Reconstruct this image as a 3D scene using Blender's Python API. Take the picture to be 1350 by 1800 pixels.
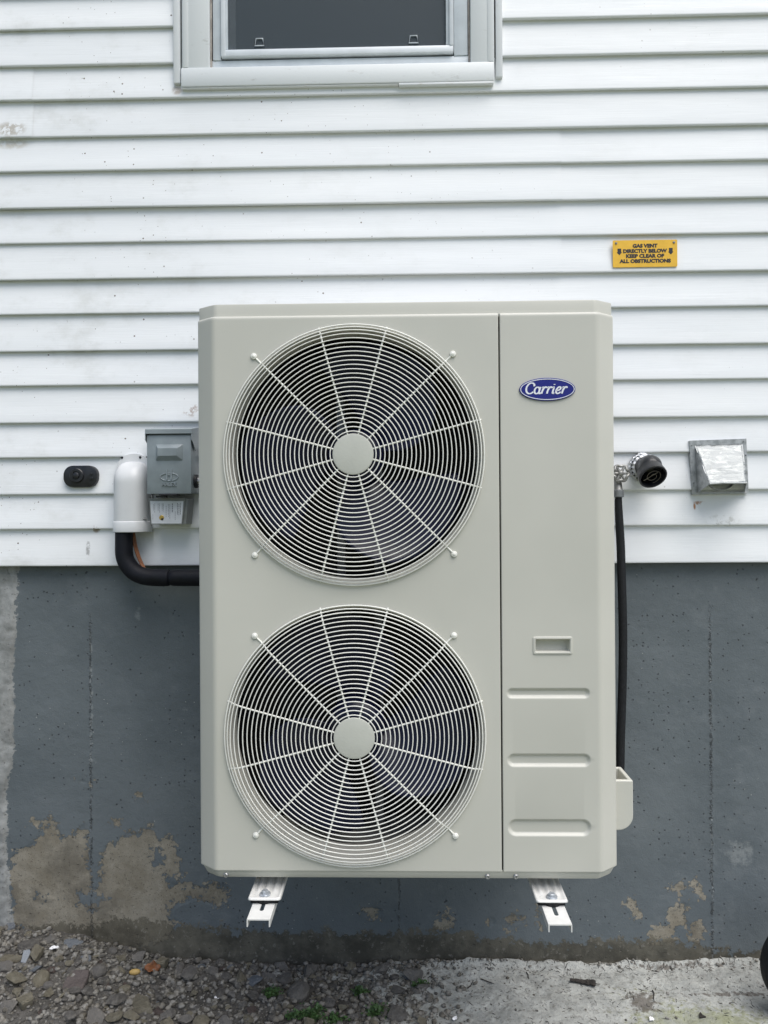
import bpy, bmesh, math, random
import numpy as np
from mathutils import Vector, Matrix

for o in list(bpy.data.objects): bpy.data.objects.remove(o)
scene = bpy.context.scene
C = scene.collection
R = math.radians
PI = math.pi

# ---------------------------------------------------------------- camera
CAM = np.array([-0.0094, -1.6721, 0.8454]); F = 1300.0
YAW, PIT, ROL = -0.0232, -0.0029, 0.0064
_fwd = np.array([math.sin(YAW)*math.cos(PIT), math.cos(YAW)*math.cos(PIT), -math.sin(PIT)])
_rt = np.array([math.cos(YAW), -math.sin(YAW), 0.0]); _dn = np.cross(_fwd, _rt)
_r2 = math.cos(ROL)*_rt + math.sin(ROL)*_dn; _d2 = -math.sin(ROL)*_rt + math.cos(ROL)*_dn
cd = bpy.data.cameras.new('camera'); cam = bpy.data.objects.new('camera', cd); C.objects.link(cam)
cd.sensor_fit = 'VERTICAL'; cd.sensor_height = 24; cd.lens = 24*F/1800
cd.clip_start = 0.02; cd.clip_end = 1000
m = Matrix.Identity(4)
for i in range(3):
    m[i][0], m[i][1], m[i][2], m[i][3] = _r2[i], -_d2[i], -_fwd[i], CAM[i]
cam.matrix_world = m
scene.camera = cam

# ---------------------------------------------------------------- light
SUN_EL = R(62)                          # high, behind the camera and slightly to its right
w = bpy.data.worlds.new('World'); scene.world = w; w.use_nodes = True
nt = w.node_tree; bg = nt.nodes['Background']
sky = nt.nodes.new('ShaderNodeTexSky'); sky.sky_type = 'NISHITA'; sky.sun_disc = False
sky.sun_elevation = SUN_EL; sky.sun_rotation = R(140); sky.dust_density = 2.6; sky.air_density = 1.0; sky.ozone_density = 0.9
nt.links.new(sky.outputs[0], bg.inputs[0]); bg.inputs[1].default_value = 0.065
sl = bpy.data.lights.new('sun', 'SUN'); sl.energy = 1.5; sl.angle = R(55); sl.color = (1.0, 0.98, 0.945)
so = bpy.data.objects.new('sun', sl); C.objects.link(so)
sd = Vector((math.sin(R(40))*math.cos(SUN_EL), -math.cos(R(40))*math.cos(SUN_EL), math.sin(SUN_EL)))
so.rotation_euler = sd.to_track_quat('Z', 'Y').to_euler()
vs = scene.view_settings
vs.view_transform = 'Standard'; vs.look = 'None'; vs.gamma = 1.0; vs.exposure = 1.15
vs.use_curve_mapping = False
scene.cycles.max_bounces = 6; scene.cycles.diffuse_bounces = 3; scene.cycles.glossy_bounces = 3; scene.cycles.transparent_max_bounces = 6

# ---------------------------------------------------------------- helpers
def at(u, v, Y):
    d = _fwd + _r2*(u-675)/F + _d2*(v-900)/F
    return Vector(CAM + d*(Y-CAM[1])/d[1])
def atz(u, v, Z):
    d = _fwd + _r2*(u-675)/F + _d2*(v-900)/F
    return Vector(CAM + d*(Z-CAM[2])/d[2])
def X(u, v, Y): return at(u, v, Y).x
def Zv(u, v, Y): return at(u, v, Y).z

def empty(name, loc, label, cat, group=None):
    o = bpy.data.objects.new(name, None); C.objects.link(o); o.location = loc
    o.empty_display_size = 0.05
    o['label'] = label; o['category'] = cat
    if group: o['group'] = group
    return o
def wloc(o):
    v = Vector(o.location)
    return v
def obj(name, bm, mat, parent=None, smooth=None, kind=None):
    me = bpy.data.meshes.new(name)
    if isinstance(bm, bmesh.types.BMesh):
        bm.normal_update(); bm.to_mesh(me); bm.free()
    else:
        me = bm
    return link(name, me, mat, parent, smooth, kind)
def root_of(p):
    while p.parent: p = p.parent
    return p
def link(name, me, mat, parent=None, smooth=None, kind=None):
    if mat is not None and len(me.materials) == 0: me.materials.append(mat)
    if smooth:
        me.polygons.foreach_set('use_smooth', [True]*len(me.polygons))
        me.set_sharp_from_angle(angle=R(smooth))
    o = bpy.data.objects.new(name, me); C.objects.link(o)
    if parent is not None:
        o.parent = parent
        o.matrix_parent_inverse = Matrix.Translation(-Vector(root_of(parent).location)) if parent.type == 'EMPTY' else Matrix.Identity(4)
    if kind: o['kind'] = kind
    return o
def tag(o, label, cat, group=None):
    o['label'] = label; o['category'] = cat
    if group: o['group'] = group
    return o
def B(): return bmesh.new()
def box(bm, x0, x1, y0, y1, z0, z1, bev=0.0, seg=2):
    vs_ = [bm.verts.new((x, y, z)) for x in (x0, x1) for y in (y0, y1) for z in (z0, z1)]
    fs = [(0,1,3,2), (4,6,7,5), (0,4,5,1), (2,3,7,6), (0,2,6,4), (1,5,7,3)]
    faces = [bm.faces.new([vs_[i] for i in f]) for f in fs]
    if bev > 0:
        es = list({e for f in faces for e in f.edges})
        bmesh.ops.bevel(bm, geom=es, offset=bev, segments=seg, profile=0.5, affect='EDGES')
def tube(bm, pts, r, seg=12, closed=False, cap=True):
    pts = [Vector(p) for p in pts]; n = len(pts)
    rs = r if isinstance(r, (list, tuple)) else [r]*n
    rings = []; prev = None
    for i in range(n):
        if closed: t = (pts[(i+1) % n]-pts[i-1]).normalized()
        else: t = (pts[min(i+1, n-1)]-pts[max(i-1, 0)]).normalized()
        if prev is None:
            a = Vector((0, 0, 1)) if abs(t.z) < 0.9 else Vector((1, 0, 0))
            nrm = (a - t*a.dot(t)).normalized()
        else:
            nrm = (prev - t*prev.dot(t)).normalized()
        prev = nrm; b = t.cross(nrm)
        rings.append([bm.verts.new(pts[i] + (nrm*math.cos(2*PI*k/seg) + b*math.sin(2*PI*k/seg))*rs[i]) for k in range(seg)])
    for i in range(n if closed else n-1):
        A, D = rings[i], rings[(i+1) % n]
        for k in range(seg):
            bm.faces.new((A[k], A[(k+1) % seg], D[(k+1) % seg], D[k]))
    if cap and not closed:
        bm.faces.new(rings[0][::-1]); bm.faces.new(rings[-1])
def lathe(bm, prof, origin, axis, seg=48, cap0=False, cap1=False):
    """prof: list of (r, h) along axis from origin"""
    axis = Vector(axis).normalized(); origin = Vector(origin)
    a = Vector((0, 0, 1)) if abs(axis.z) < 0.9 else Vector((1, 0, 0))
    u = (a - axis*a.dot(axis)).normalized(); v = axis.cross(u)
    rings = []
    for (r, h) in prof:
        rings.append([bm.verts.new(origin + axis*h + (u*math.cos(2*PI*k/seg)+v*math.sin(2*PI*k/seg))*r) for k in range(seg)])
    for A, D in zip(rings, rings[1:]):
        for k in range(seg): bm.faces.new((A[k], A[(k+1) % seg], D[(k+1) % seg], D[k]))
    if cap0: bm.faces.new(rings[0][::-1])
    if cap1: bm.faces.new(rings[-1])
def prism(bm, poly, y0, y1, plane='xz'):
    """closed polygon extruded along the missing axis"""
    def P(p, t):
        if plane == 'xz': return (p[0], t, p[1])
        if plane == 'xy': return (p[0], p[1], t)
        return (t, p[0], p[1])
    a = [bm.verts.new(P(p, y0)) for p in poly]; b = [bm.verts.new(P(p, y1)) for p in poly]
    n = len(poly)
    bm.faces.new(a); bm.faces.new(b[::-1])
    for i in range(n): bm.faces.new((a[i], b[i], b[(i+1) % n], a[(i+1) % n]))
    bmesh.ops.recalc_face_normals(bm, faces=bm.faces)
def fillet(poly, rad, n=4):
    """round the inner corners of an open polyline; rad per inner point"""
    out = [Vector(poly[0])]
    for i in range(1, len(poly)-1):
        p, a, b = Vector(poly[i]), Vector(poly[i-1]), Vector(poly[i+1])
        r = rad[i-1]; da, db = (a-p).normalized(), (b-p).normalized()
        r = min(r, (a-p).length*.45, (b-p).length*.45)
        s, e = p+da*r, p+db*r
        for k in range(n+1):
            t = k/n; out.append(s*(1-t)**2 + p*2*t*(1-t) + e*t*t)
    out.append(Vector(poly[-1])); return out
def rrect(cx, cz, hw, hh, r, n=6):
    pts = []
    for (sx, sz, a0) in ((1, 1, 0), (-1, 1, 90), (-1, -1, 180), (1, -1, 270)):
        for k in range(n+1):
            a = R(a0+90*k/n); pts.append((cx+sx*(hw-r)+r*math.cos(a), cz+sz*(hh-r)+r*math.sin(a)))
    return pts
def grid_mesh(name, P, mask=None, flip=False):
    """P: array (ny, nx, 3)"""
    ny, nx = P.shape[:2]
    idx = np.arange(ny*nx).reshape(ny, nx)
    q = np.stack([idx[:-1, :-1], idx[:-1, 1:], idx[1:, 1:], idx[1:, :-1]], -1).reshape(-1, 4)
    if mask is not None: q = q[mask.reshape(-1)]
    if flip: q = q[:, ::-1]
    me = bpy.data.meshes.new(name)
    me.vertices.add(ny*nx); me.vertices.foreach_set('co', P.reshape(-1).astype(np.float32))
    me.loops.add(q.size); me.loops.foreach_set('vertex_index', q.reshape(-1).astype(np.int32))
    me.polygons.add(len(q)); me.polygons.foreach_set('loop_start', np.arange(0, q.size, 4, dtype=np.int32))
    me.update(calc_edges=True); me.validate()
    me.polygons.foreach_set('use_smooth', [True]*len(me.polygons))
    return me
def attr(me, name, vals):
    a = me.attributes.new(name, 'FLOAT', 'POINT'); a.data.foreach_set('value', np.asarray(vals, np.float32).reshape(-1))
_rs = np.random.RandomState(7); _tab = _rs.rand(256, 256)
def vnoise(x, y):
    xi, yi = np.floor(x).astype(int), np.floor(y).astype(int); fx, fy = x-xi, y-yi
    fx = fx*fx*(3-2*fx); fy = fy*fy*(3-2*fy)
    T = lambda a, b: _tab[a % 256, b % 256]
    return (T(xi, yi)*(1-fx)+T(xi+1, yi)*fx)*(1-fy) + (T(xi, yi+1)*(1-fx)+T(xi+1, yi+1)*fx)*fy
def fbm(x, y, o=4):
    s, a, t = 0, 1.0, 0
    for i in range(o):
        s = s + a*(vnoise(x*2**i+17*i, y*2**i+31*i)-.5); t += a; a *= .5
    return s/t*2
def poly_sd(px, pz, poly):
    """signed distance, positive inside"""
    n = len(poly); d = np.full(px.shape, 1e9); ins = np.zeros(px.shape, bool)
    for i in range(n):
        ax, az = poly[i]; bx, bz = poly[(i+1) % n]
        ex, ez = bx-ax, bz-az; wx, wz = px-ax, pz-az
        t = np.clip((wx*ex+wz*ez)/(ex*ex+ez*ez+1e-12), 0, 1)
        d = np.minimum(d, np.hypot(wx-ex*t, wz-ez*t))
        c = ((az > pz) != (bz > pz)) & (px < (bx-ax)*(pz-az)/((bz-az) if bz != az else 1e-9)+ax)
        ins ^= c
    return np.where(ins, d, -d)

# ---------------------------------------------------------------- materials
class N:
    """small wrapper for node building"""
    def __init__(s, name):
        s.m = bpy.data.materials.new(name); s.m.use_nodes = True; s.t = s.m.node_tree
        s.b = s.t.nodes['Principled BSDF']
    def n(s, typ, **kw):
        x = s.t.nodes.new('ShaderNode'+typ)
        for k, v in kw.items(): setattr(x, k, v)
        return x
    def l(s, a, b): s.t.links.new(a, b)
    def pos(s): return s.n('NewGeometry').outputs['Position']
    def objco(s): return s.n('TexCoord').outputs['Object']
    def map(s, v, sc): 
        x = s.n('Mapping'); s.l(v, x.inputs[0]); x.inputs['Scale'].default_value = sc; return x.outputs[0]
    def noise(s, v, scale, detail=4, rough=.55, dist=0, out=0):
        x = s.n('TexNoise'); s.l(v, x.inputs['Vector']); x.inputs['Scale'].default_value = scale
        x.inputs['Detail'].default_value = detail; x.inputs['Roughness'].default_value = rough
        x.inputs['Distortion'].default_value = dist; return x.outputs[out]
    def voro(s, v, scale, feature='F1', out='Distance'):
        x = s.n('TexVoronoi', feature=feature); s.l(v, x.inputs['Vector']); x.inputs['Scale'].default_value = scale
        return x.outputs[out]
    def ramp(s, v, a, b, lo=0., hi=1.):
        x = s.n('MapRange', interpolation_type='SMOOTHSTEP'); s.set(x.inputs[0], v)
        for i, q in enumerate((a, b, lo, hi)): x.inputs[i+1].default_value = q
        return x.outputs[0]
    def set(s, inp, v):
        if isinstance(v, (int, float)): inp.default_value = v
        elif isinstance(v, tuple): inp.default_value = v if len(v) == 4 else v+(1,)
        else: s.l(v, inp)
    def math(s, op, a, b=0.):
        x = s.n('Math', operation=op); s.set(x.inputs[0], a); s.set(x.inputs[1], b); return x.outputs[0]
    def mix(s, f, a, b, mode='MIX'):
        x = s.n('Mix', data_type='RGBA', blend_type=mode); s.set(x.inputs[0], f); s.set(x.inputs[6], a); s.set(x.inputs[7], b)
        return x.outputs[2]
    def attr(s, name): return s.n('Attribute', attribute_name=name).outputs['Fac']
    def sep(s, v):
        x = s.n('SeparateXYZ'); s.l(v, x.inputs[0]); return x.outputs
    def bump(s, h, dist=.001, strength=1., prev=None):
        x = s.n('Bump'); s.l(h, x.inputs['Height']); x.inputs['Distance'].default_value = dist
        x.inputs['Strength'].default_value = strength
        if prev: s.l(prev, x.inputs['Normal'])
        return x.outputs[0]
    def out(s, col=None, rough=None, metal=None, normal=None, spec=None):
        if col is not None: s.set(s.b.inputs['Base Color'], col)
        if rough is not None: s.set(s.b.inputs['Roughness'], rough)
        if metal is not None: s.b.inputs['Metallic'].default_value = metal
        if spec is not None: s.b.inputs['Specular IOR Level'].default_value = spec
        if normal is not None: s.l(normal, s.b.inputs['Normal'])
        return s.m
def simple(name, col, rough=.5, metal=0., var=.12, scale=30, bump=0., bscale=400, spec=.5):
    k = N(name); p = k.pos()
    n1 = k.noise(p, scale, 5)
    c = k.mix(k.ramp(n1, .3, .7), tuple(x*(1-var) for x in col), tuple(min(1, x*(1+var)) for x in col))
    r = k.ramp(n1, .25, .75, max(.03, rough-.07), min(1, rough+.07))
    nb = k.bump(k.noise(p, bscale, 3), bump, 1.) if bump else None
    return k.out(c, r, metal, nb, spec)

M = {}
WY, FY, GZ = .500, .535, -.494     # planes: siding butts, foundation face, ground
# powder-coated cabinet
k = N('cabinet_paint'); p = k.pos()
big = k.noise(p, 2.2, 3); fine = k.noise(p, 1800, 2)
c = k.mix(k.ramp(big, .35, .7), (.52, .518, .464), (.56, .556, .500))
spk = k.ramp(k.noise(p, 60, 6, .7), .70, .76)
c = k.mix(k.math('MULTIPLY', spk, .12), c, (.30, .29, .26))
M['cab'] = k.out(c, k.ramp(k.noise(p, 14, 4), .3, .7, .36, .46), 0, k.bump(fine, .00012, .5), .5)
M['wire'] = simple('grille_wire_paint', (.80, .80, .745), .36, var=.04, scale=60)
M['hubcap'] = simple('grille_cap_paint', (.50, .51, .46), .45, var=.03, scale=20, bump=.0002, bscale=220)
M['blade'] = simple('navy_fan_plastic', (.004, .006, .026), .32, var=.2, scale=18, spec=.32)
M['inner'] = simple('dark_interior_metal', (.015, .016, .018), .6, var=.2, scale=10)
M['coil'] = simple('coil_fins', (.010, .011, .012), .7, var=.3, scale=90)
M['motor'] = simple('galvanised_motor_bracket', (.22, .23, .24), .5, .6, var=.2)
M['badge'] = simple('badge_blue', (.006, .010, .19), .25, var=.08)
M['badge_white'] = simple('badge_silver_white', (.78, .80, .86), .3, var=.03)
M['screw'] = simple('zinc_screw', (.45, .45, .45), .35, .8, var=.2, scale=300)
M['bracket'] = simple('white_bracket_enamel', (.66, .66, .64), .33, var=.04, scale=40, bump=.0001, bscale=900)
M['boltzinc'] = simple('blue_zinc_bolt', (.42, .45, .48), .3, .45, var=.15, scale=200)
M['rubber'] = simple('black_rubber', (.010, .011, .013), .65, var=.3, scale=120, bump=.0003, bscale=700, spec=.3)
M['foam'] = simple('black_foam_insulation', (.006, .007, .011), .6, var=.3, scale=25, bump=.0006, bscale=160, spec=.25)
M['pvcblack'] = simple('black_plastic', (.014, .015, .018), .35, var=.3, scale=40, bump=.0002, bscale=300)
M['copperwire'] = simple('brown_cable_jacket', (.22, .085, .035), .45, var=.2, scale=80)
M['lineset'] = simple('white_cover_plastic', (.66, .675, .685), .35, var=.03, scale=15)
M['discon'] = simple('grey_enclosure_paint', (.255, .295, .315), .36, var=.08, scale=25, bump=.00015, bscale=600)
M['discon_in'] = simple('grey_enclosure_inner', (.20, .21, .20), .5, var=.15, scale=40)
M['conduit'] = simple('zinc_conduit', (.36, .36, .37), .3, .85, var=.25, scale=120)
M['tapmetal'] = simple('dull_tap_metal', (.30, .30, .29), .45, .45, var=.3, scale=90)
M['brass'] = simple('brass_hole', (.55, .38, .10), .3, .8, var=.2, scale=200)
M['signyellow'] = simple('sign_yellow', (.82, .48, .035), .42, var=.06, scale=30)
M['print'] = simple('black_print', (.018, .018, .022), .5, var=.2, scale=80)
M['tanwire'] = simple('tan_spiral_wire', (.20, .18, .14), .5, .3, var=.2)
M['caulk'] = simple('old_caulk', (.30, .275, .25), .8, var=.3, scale=40, bump=.001, bscale=90)
M['frame_grey'] = simple('window_frame_vinyl', (.62, .67, .71), .4, var=.06, scale=20)
M['sash_white'] = simple('sash_white_vinyl', (.72, .76, .80), .38, var=.05, scale=20)
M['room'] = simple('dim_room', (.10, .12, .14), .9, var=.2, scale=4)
M['foil'] = simple('white_scrap', (.75, .76, .78), .35, var=.15, scale=90)

# casing / sill : aged grey white with smudges
k = N('aged_casing'); p = k.pos()
sm = k.ramp(k.noise(k.map(p, (1, 1, 2.5)), 18, 6, .68), .60, .74)
c = k.mix(k.math('MULTIPLY', sm, .45), (.72, .75, .76), (.36, .35, .32))
M['casing'] = k.out(c, .5, 0, k.bump(k.noise(p, 120, 4), .0004, .5))

# white vinyl siding: embossed wood grain, specks, dust, a few stains
k = N('white_vinyl_siding'); p = k.pos(); sx, sy, sz = k.sep(p)[0:3]
gr = k.noise(k.map(p, (2.2, 1, 85)), 3.0, 5, .6, .9)
gr2 = k.noise(k.map(p, (5, 1, 260)), 2.0, 3, .5, .3)
tone = k.noise(k.map(p, (.8, 1, 9.3)), 1.0, 2)
c = k.mix(k.ramp(tone, .3, .7), (.785, .81, .83), (.84, .86, .875))
dust = k.math('MULTIPLY', k.ramp(k.noise(k.map(p, (1, 1, 1.5)), 5, 6, .7), .5, .8), k.ramp(sx, -1.3, .2, .55, .15))
c = k.mix(dust, c, (.52, .53, .50))
def specks(scale, r0, dens):
    vd = k.voro(p, scale); vc = k.sep(k.voro(p, scale, out='Color'))[0]
    on = k.math('GREATER_THAN', vc, dens)
    rr = k.math('MULTIPLY', on, k.math('LESS_THAN', k.math('ADD', vd, k.math('MULTIPLY', k.noise(p, scale*6, 3), .04)), r0))
    return rr
clus = k.ramp(k.noise(p, 2.6, 3), .46, .60)
s1 = k.math('MULTIPLY', specks(34, .105, .76), clus)
s2 = k.math('MULTIPLY', specks(80, .13, .80), clus)
left = k.ramp(sx, -.45, .55, 1., .35)
c = k.mix(k.math('MULTIPLY', k.math('MAXIMUM', s1, k.math('MULTIPLY', s2, .8)), left), c, (.16, .13, .11))
bln = k.noise(p, 52, 5, .65)
def blob(u, v, rx, rz, col, amt, nsc=40, thr=(.45, .6)):
    global c
    q = at(u, v, .505)
    dx = k.math('DIVIDE', k.math('SUBTRACT', sx, q.x), rx); dz = k.math('DIVIDE', k.math('SUBTRACT', sz, q.z), rz)
    d = k.math('ADD', k.math('MULTIPLY', dx, dx), k.math('MULTIPLY', dz, dz))
    f = k.math('MULTIPLY', k.ramp(d, .1, 1., 1., 0.), k.ramp(bln, thr[0], thr[1]))
    c = k.mix(k.math('MULTIPLY', f, amt), c, col)
blob(1230, 884, .022, .007, (.36, .15, .05), .8, 70, (.50, .62))
blob(1221, 890, .005, .012, (.40, .15, .03), .9, 30, (.2, .4))
blob(337, 722, .035, .022, (.36, .27, .23), .8, 45)
blob(20, 228, .055, .028, (.46, .43, .38), .9, 30, (.44, .55))
blob(20, 252, .06, .020, (.50, .46, .38), .7, 25, (.3, .6))
blob(312, 160, .02, .018, (.40, .34, .29), .8, 60, (.3, .6))
blob(168, 930, .014, .014, (.30, .24, .16), .9, 90, (.45, .55))
blob(155, 965, .008, .03, (.32, .32, .32), .8, 90, (.45, .55))
blob(1270, 915, .06, .022, (.45, .46, .44), .6, 60, (.48, .62))
blob(876, 10, .008, .008, (.22, .16, .13), .9, 60, (.3, .5))
nb = k.bump(gr, .0010, .45); nb = k.bump(gr2, .0004, .25, nb)
nb = k.bump(k.noise(k.map(p, (1, 1, 3)), 3, 2), .006, .35, nb)
M['siding'] = k.out(c, k.ramp(gr, .3, .7, .42, .56), 0, nb, .45)
k = N('white_trim'); p = k.pos()
c = k.mix(k.ramp(k.noise(p, 30, 6, .7), .55, .8), (.76, .785, .80), (.58, .57, .53))
M['trim'] = k.out(c, .45)

# painted, peeling foundation concrete (masks are attributes of the wall mesh)
k = N('painted_foundation'); p = k.pos()
n_f = k.noise(p, 55, 5, .68); n_m = k.noise(p, 16, 5, .62); n_b = k.noise(p, 3, 4); n_g = k.noise(p, 260, 4, .6)
paint = k.mix(k.ramp(n_b, .3, .7), (.108, .128, .140), (.138, .160, .172))
paint = k.mix(k.math('MULTIPLY', k.ramp(n_m, .52, .75), .45), paint, (.165, .185, .195))
paint = k.mix(k.math('MULTIPLY', k.ramp(n_g, .62, .72), .35), paint, (.05, .058, .064))
worn = k.math('MULTIPLY', k.ramp(k.math('ADD', k.attr('worn'), k.math('MULTIPLY', k.math('SUBTRACT', n_f, .5), 1.3)), .35, .75), .55)
paint = k.mix(worn, paint, (.30, .32, .32))
fl = k.voro(p, 60); flc = k.sep(k.voro(p, 60, out='Color'))[1]
fleck = k.math('MULTIPLY', k.math('LESS_THAN', k.math('ADD', fl, k.math('MULTIPLY', n_f, .12)), .17), k.math('GREATER_THAN', flc, .83))
paint = k.mix(k.math('MULTIPLY', fleck, .75), paint, (.36, .37, .36))
hv = k.voro(p, 68); hvc = k.sep(k.voro(p, 68, out='Color'))[0]
hole = k.math('MULTIPLY', k.ramp(k.math('ADD', hv, k.math('MULTIPLY', n_g, .45)), .34, .42, 1., 0.), k.math('GREATER_THAN', hvc, k.ramp(k.noise(p, 5, 3), .38, .62, .93, .48)))
paint = k.mix(k.math('MULTIPLY', hole, .75), paint, (.04, .045, .05))
tan = k.mix(k.ramp(n_m, .3, .7), (.19, .17, .13), (.27, .25, .205))
tan = k.mix(k.ramp(n_g, .60, .68), tan, (.075, .065, .05))
tan = k.mix(k.math('MULTIPLY', k.ramp(n_f, .55, .7), .5), tan, (.33, .31, .26)); tan = k.mix(k.math('MULTIPLY', k.ramp(k.noise(p, 7, 5, .65), .48, .66), .65), tan, (.115, .105, .085))
peelf = k.math('ADD', k.attr('peel'), k.math('ADD', k.math('MULTIPLY', k.math('SUBTRACT', n_f, .5), .13), k.math('MULTIPLY', k.math('SUBTRACT', n_m, .5), .07)))
pm = k.ramp(peelf, -.0008, .0008)
c = k.mix(pm, paint, tan)
bandf = k.math('ADD', k.attr('band'), k.math('ADD', k.math('MULTIPLY', k.math('SUBTRACT', n_f, .5), .11), k.math('MULTIPLY', k.math('SUBTRACT', n_m, .5), .10)))
bmk = k.ramp(bandf, -.006, .006)
dirt = k.mix(k.ramp(n_m, .35, .7), (.055, .050, .037), (.125, .115, .088))
dirt = k.mix(k.math('MULTIPLY', k.ramp(n_f, .58, .68), .7), dirt, (.22, .21, .18))
moss = k.ramp(k.math('ADD', k.attr('moss'), k.math('MULTIPLY', k.math('SUBTRACT', n_f, .5), 1.2)), .45, .8)
dirt = k.mix(moss, dirt, (.022, .025, .010))
c = k.mix(k.math('MULTIPLY', bmk, .9), c, dirt)
bare = k.mix(k.ramp(n_m, .3, .7), (.20, .205, .20), (.34, .35, .345))
bare = k.mix(k.ramp(n_f, .6, .72), bare, (.11, .11, .105))
baref = k.ramp(k.math('ADD', k.attr('bare'), k.math('MULTIPLY', k.math('SUBTRACT', n_f, .5), .05)), -.001, .001)
c = k.mix(baref, c, bare)
fx_, fy_, fz_ = k.sep(p)[0:3]
nv1 = k.noise(k.map(p, (0, 0, 1)), 9, 3); nv2 = k.noise(p, 130, 3, .7); nv3 = k.noise(k.map(p, (.2, .2, 1)), 38, 3)
sm_all = None
for (u_, amp_) in ((1250, 1.0), (160, .8), (700, .6)):
    x_s = X(u_, 1350, FY)
    dxs = k.math('ABSOLUTE', k.math('ADD', k.math('SUBTRACT', fx_, x_s), k.math('ADD', k.math('MULTIPLY', k.math('SUBTRACT', nv1, .5), .012), k.math('MULTIPLY', k.math('SUBTRACT', nv2, .5), .012))))
    sm_ = k.math('MULTIPLY', k.ramp(dxs, .0008, .0048, 1., 0.), k.math('MULTIPLY', k.ramp(nv3, .36, .55), amp_))
    sm_all = sm_ if sm_all is None else k.math('MAXIMUM', sm_all, sm_)
sm_all = k.math('MULTIPLY', sm_all, k.ramp(fz_, .45, .60, 1., 0.))
c = k.mix(k.math('MULTIPLY', sm_all, k.ramp(nv2, .45, .55, 0., .6)), c, (.035, .04, .042)); c = k.mix(k.math('MULTIPLY', sm_all, k.ramp(nv2, .40, .48, .4, 0.)), c, (.30, .32, .32))
h = k.math('ADD', k.math('MULTIPLY', n_f, .30), k.math('MULTIPLY', n_g, .18))
h = k.math('SUBTRACT', h, k.math('MULTIPLY', hole, .9)); h = k.math('ADD', h, k.math('MULTIPLY', k.math('MULTIPLY', sm_all, k.ramp(nv2, .4, .6, -1., 1.)), .9))
h = k.math('ADD', h, k.math('MULTIPLY', fleck, .5))
nb = k.bump(h, .0060, .8); nb = k.bump(pm, -.0040, 1., nb)
rg = k.math('ADD', k.ramp(n_m, .3, .7, .45, .62), k.math('MULTIPLY', pm, .3))
M['found'] = k.out(c, rg, 0, nb, .4)

# ground: rubble soil on the left, pale spilt cement on the right
k = N('ground_soil'); p = k.pos()
n1 = k.noise(p, 12, 7, .65); n2 = k.noise(p, 70, 6, .65); n3 = k.noise(p, 320, 4, .6)
soil = k.mix(k.ramp(n1, .3, .7), (.055, .052, .047), (.115, .110, .102))
soil = k.mix(k.ramp(n2, .56, .7), soil, (.17, .165, .155)); soil = k.mix(k.ramp(n3, .56, .66), soil, (.045, .042, .038))
cem = k.mix(k.ramp(n1, .3, .7), (.30, .31, .295), (.46, .47, .445))
cem = k.mix(k.math('MULTIPLY', k.ramp(n2, .50, .70), .7), cem, (.17, .165, .15))
strv = k.noise(k.map(p, (1.0, 1.6, 1)), 95, 4, .7, 2.5)
cem = k.mix(k.math('MULTIPLY', k.ramp(strv, .60, .66), .8), cem, (.10, .095, .085))
alg = k.ramp(k.math('ADD', k.attr('algae'), k.math('MULTIPLY', k.math('SUBTRACT', n2, .5), 2.2)), .35, .8)
cem = k.mix(k.math('MULTIPLY', alg, k.ramp(n1, .35, .65, .25, .7)), cem, (.25, .27, .13))
dk = k.ramp(k.math('ADD', k.attr('debris'), k.math('MULTIPLY', k.math('SUBTRACT', n2, .5), 1.6)), .45, .7)
cem = k.mix(k.math('MULTIPLY', dk, .8), cem, (.13, .115, .10))
cf = k.ramp(k.math('ADD', k.attr('cement'), k.math('MULTIPLY', k.math('SUBTRACT', n2, .5), .9)), .38, .6)
c = k.mix(cf, soil, cem)
bounce_lawn = k.mix(k.ramp(n1, .3, .7), (.12, .14, .07), (.19, .20, .11))  # out-of-view grass, added and toned for greenish bounce light on the wall
c = k.mix(k.attr('bounce_lawn'), c, bounce_lawn)
hh = k.math('ADD', k.math('MULTIPLY', n2, .6), k.math('MULTIPLY', n3, .3)); hh = k.math('SUBTRACT', hh, k.math('MULTIPLY', k.ramp(strv, .60, .66), .35))
M['ground'] = k.out(c, .9, 0, k.bump(hh, .010, .9), .3)

def stone_mat(name, cols):
    k = N(name); oc = k.objco(); rnd = k.n('ObjectInfo').outputs['Random']
    n1 = k.noise(oc, 1.6, 5, .6); n2 = k.noise(oc, 9, 5, .7)
    c = k.mix(k.ramp(rnd, 0, 1), cols[0], cols[1])
    c = k.mix(k.math('MULTIPLY', k.ramp(n1, .4, .7), .6), c, cols[2])
    c = k.mix(k.math('MULTIPLY', k.ramp(n2, .58, .72), .6), c, tuple(x*.4 for x in cols[0]))
    return k.out(c, .82, 0, k.bump(k.math('ADD', n1, n2), .05, .7), .35)
M['st_grey'] = stone_mat('grey_stone', ((.125, .118, .108), (.22, .21, .195), (.29, .275, .25)))
M['st_tan'] = stone_mat('olive_tan_stone', ((.17, .155, .115), (.26, .235, .175), (.33, .31, .25)))
M['st_slate'] = stone_mat('blue_grey_slate', ((.15, .17, .195), (.23, .25, .275), (.28, .30, .32)))
M['st_red'] = stone_mat('reddish_brown_stone', ((.085, .065, .058), (.13, .10, .088), (.16, .13, .115)))
k = N('mixed_gravel'); p = k.pos(); vc = k.voro(p, 90, out='Color'); s_ = k.sep(vc)
c = k.mix(k.ramp(s_[0], 0, 1), (.07, .068, .063), (.24, .235, .22)); c = k.mix(k.math('MULTIPLY', s_[1], .35), c, (.17, .145, .10))
M['gravel'] = k.out(c, .85, 0, k.bump(k.noise(p, 500, 4), .002, .6), .3)
M['rust'] = simple('rusty_leaf', (.15, .055, .018), .6, var=.5, scale=60)
M['bark'] = simple('dark_bark', (.025, .021, .018), .85, var=.4, scale=90, bump=.004, bscale=120)
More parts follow.
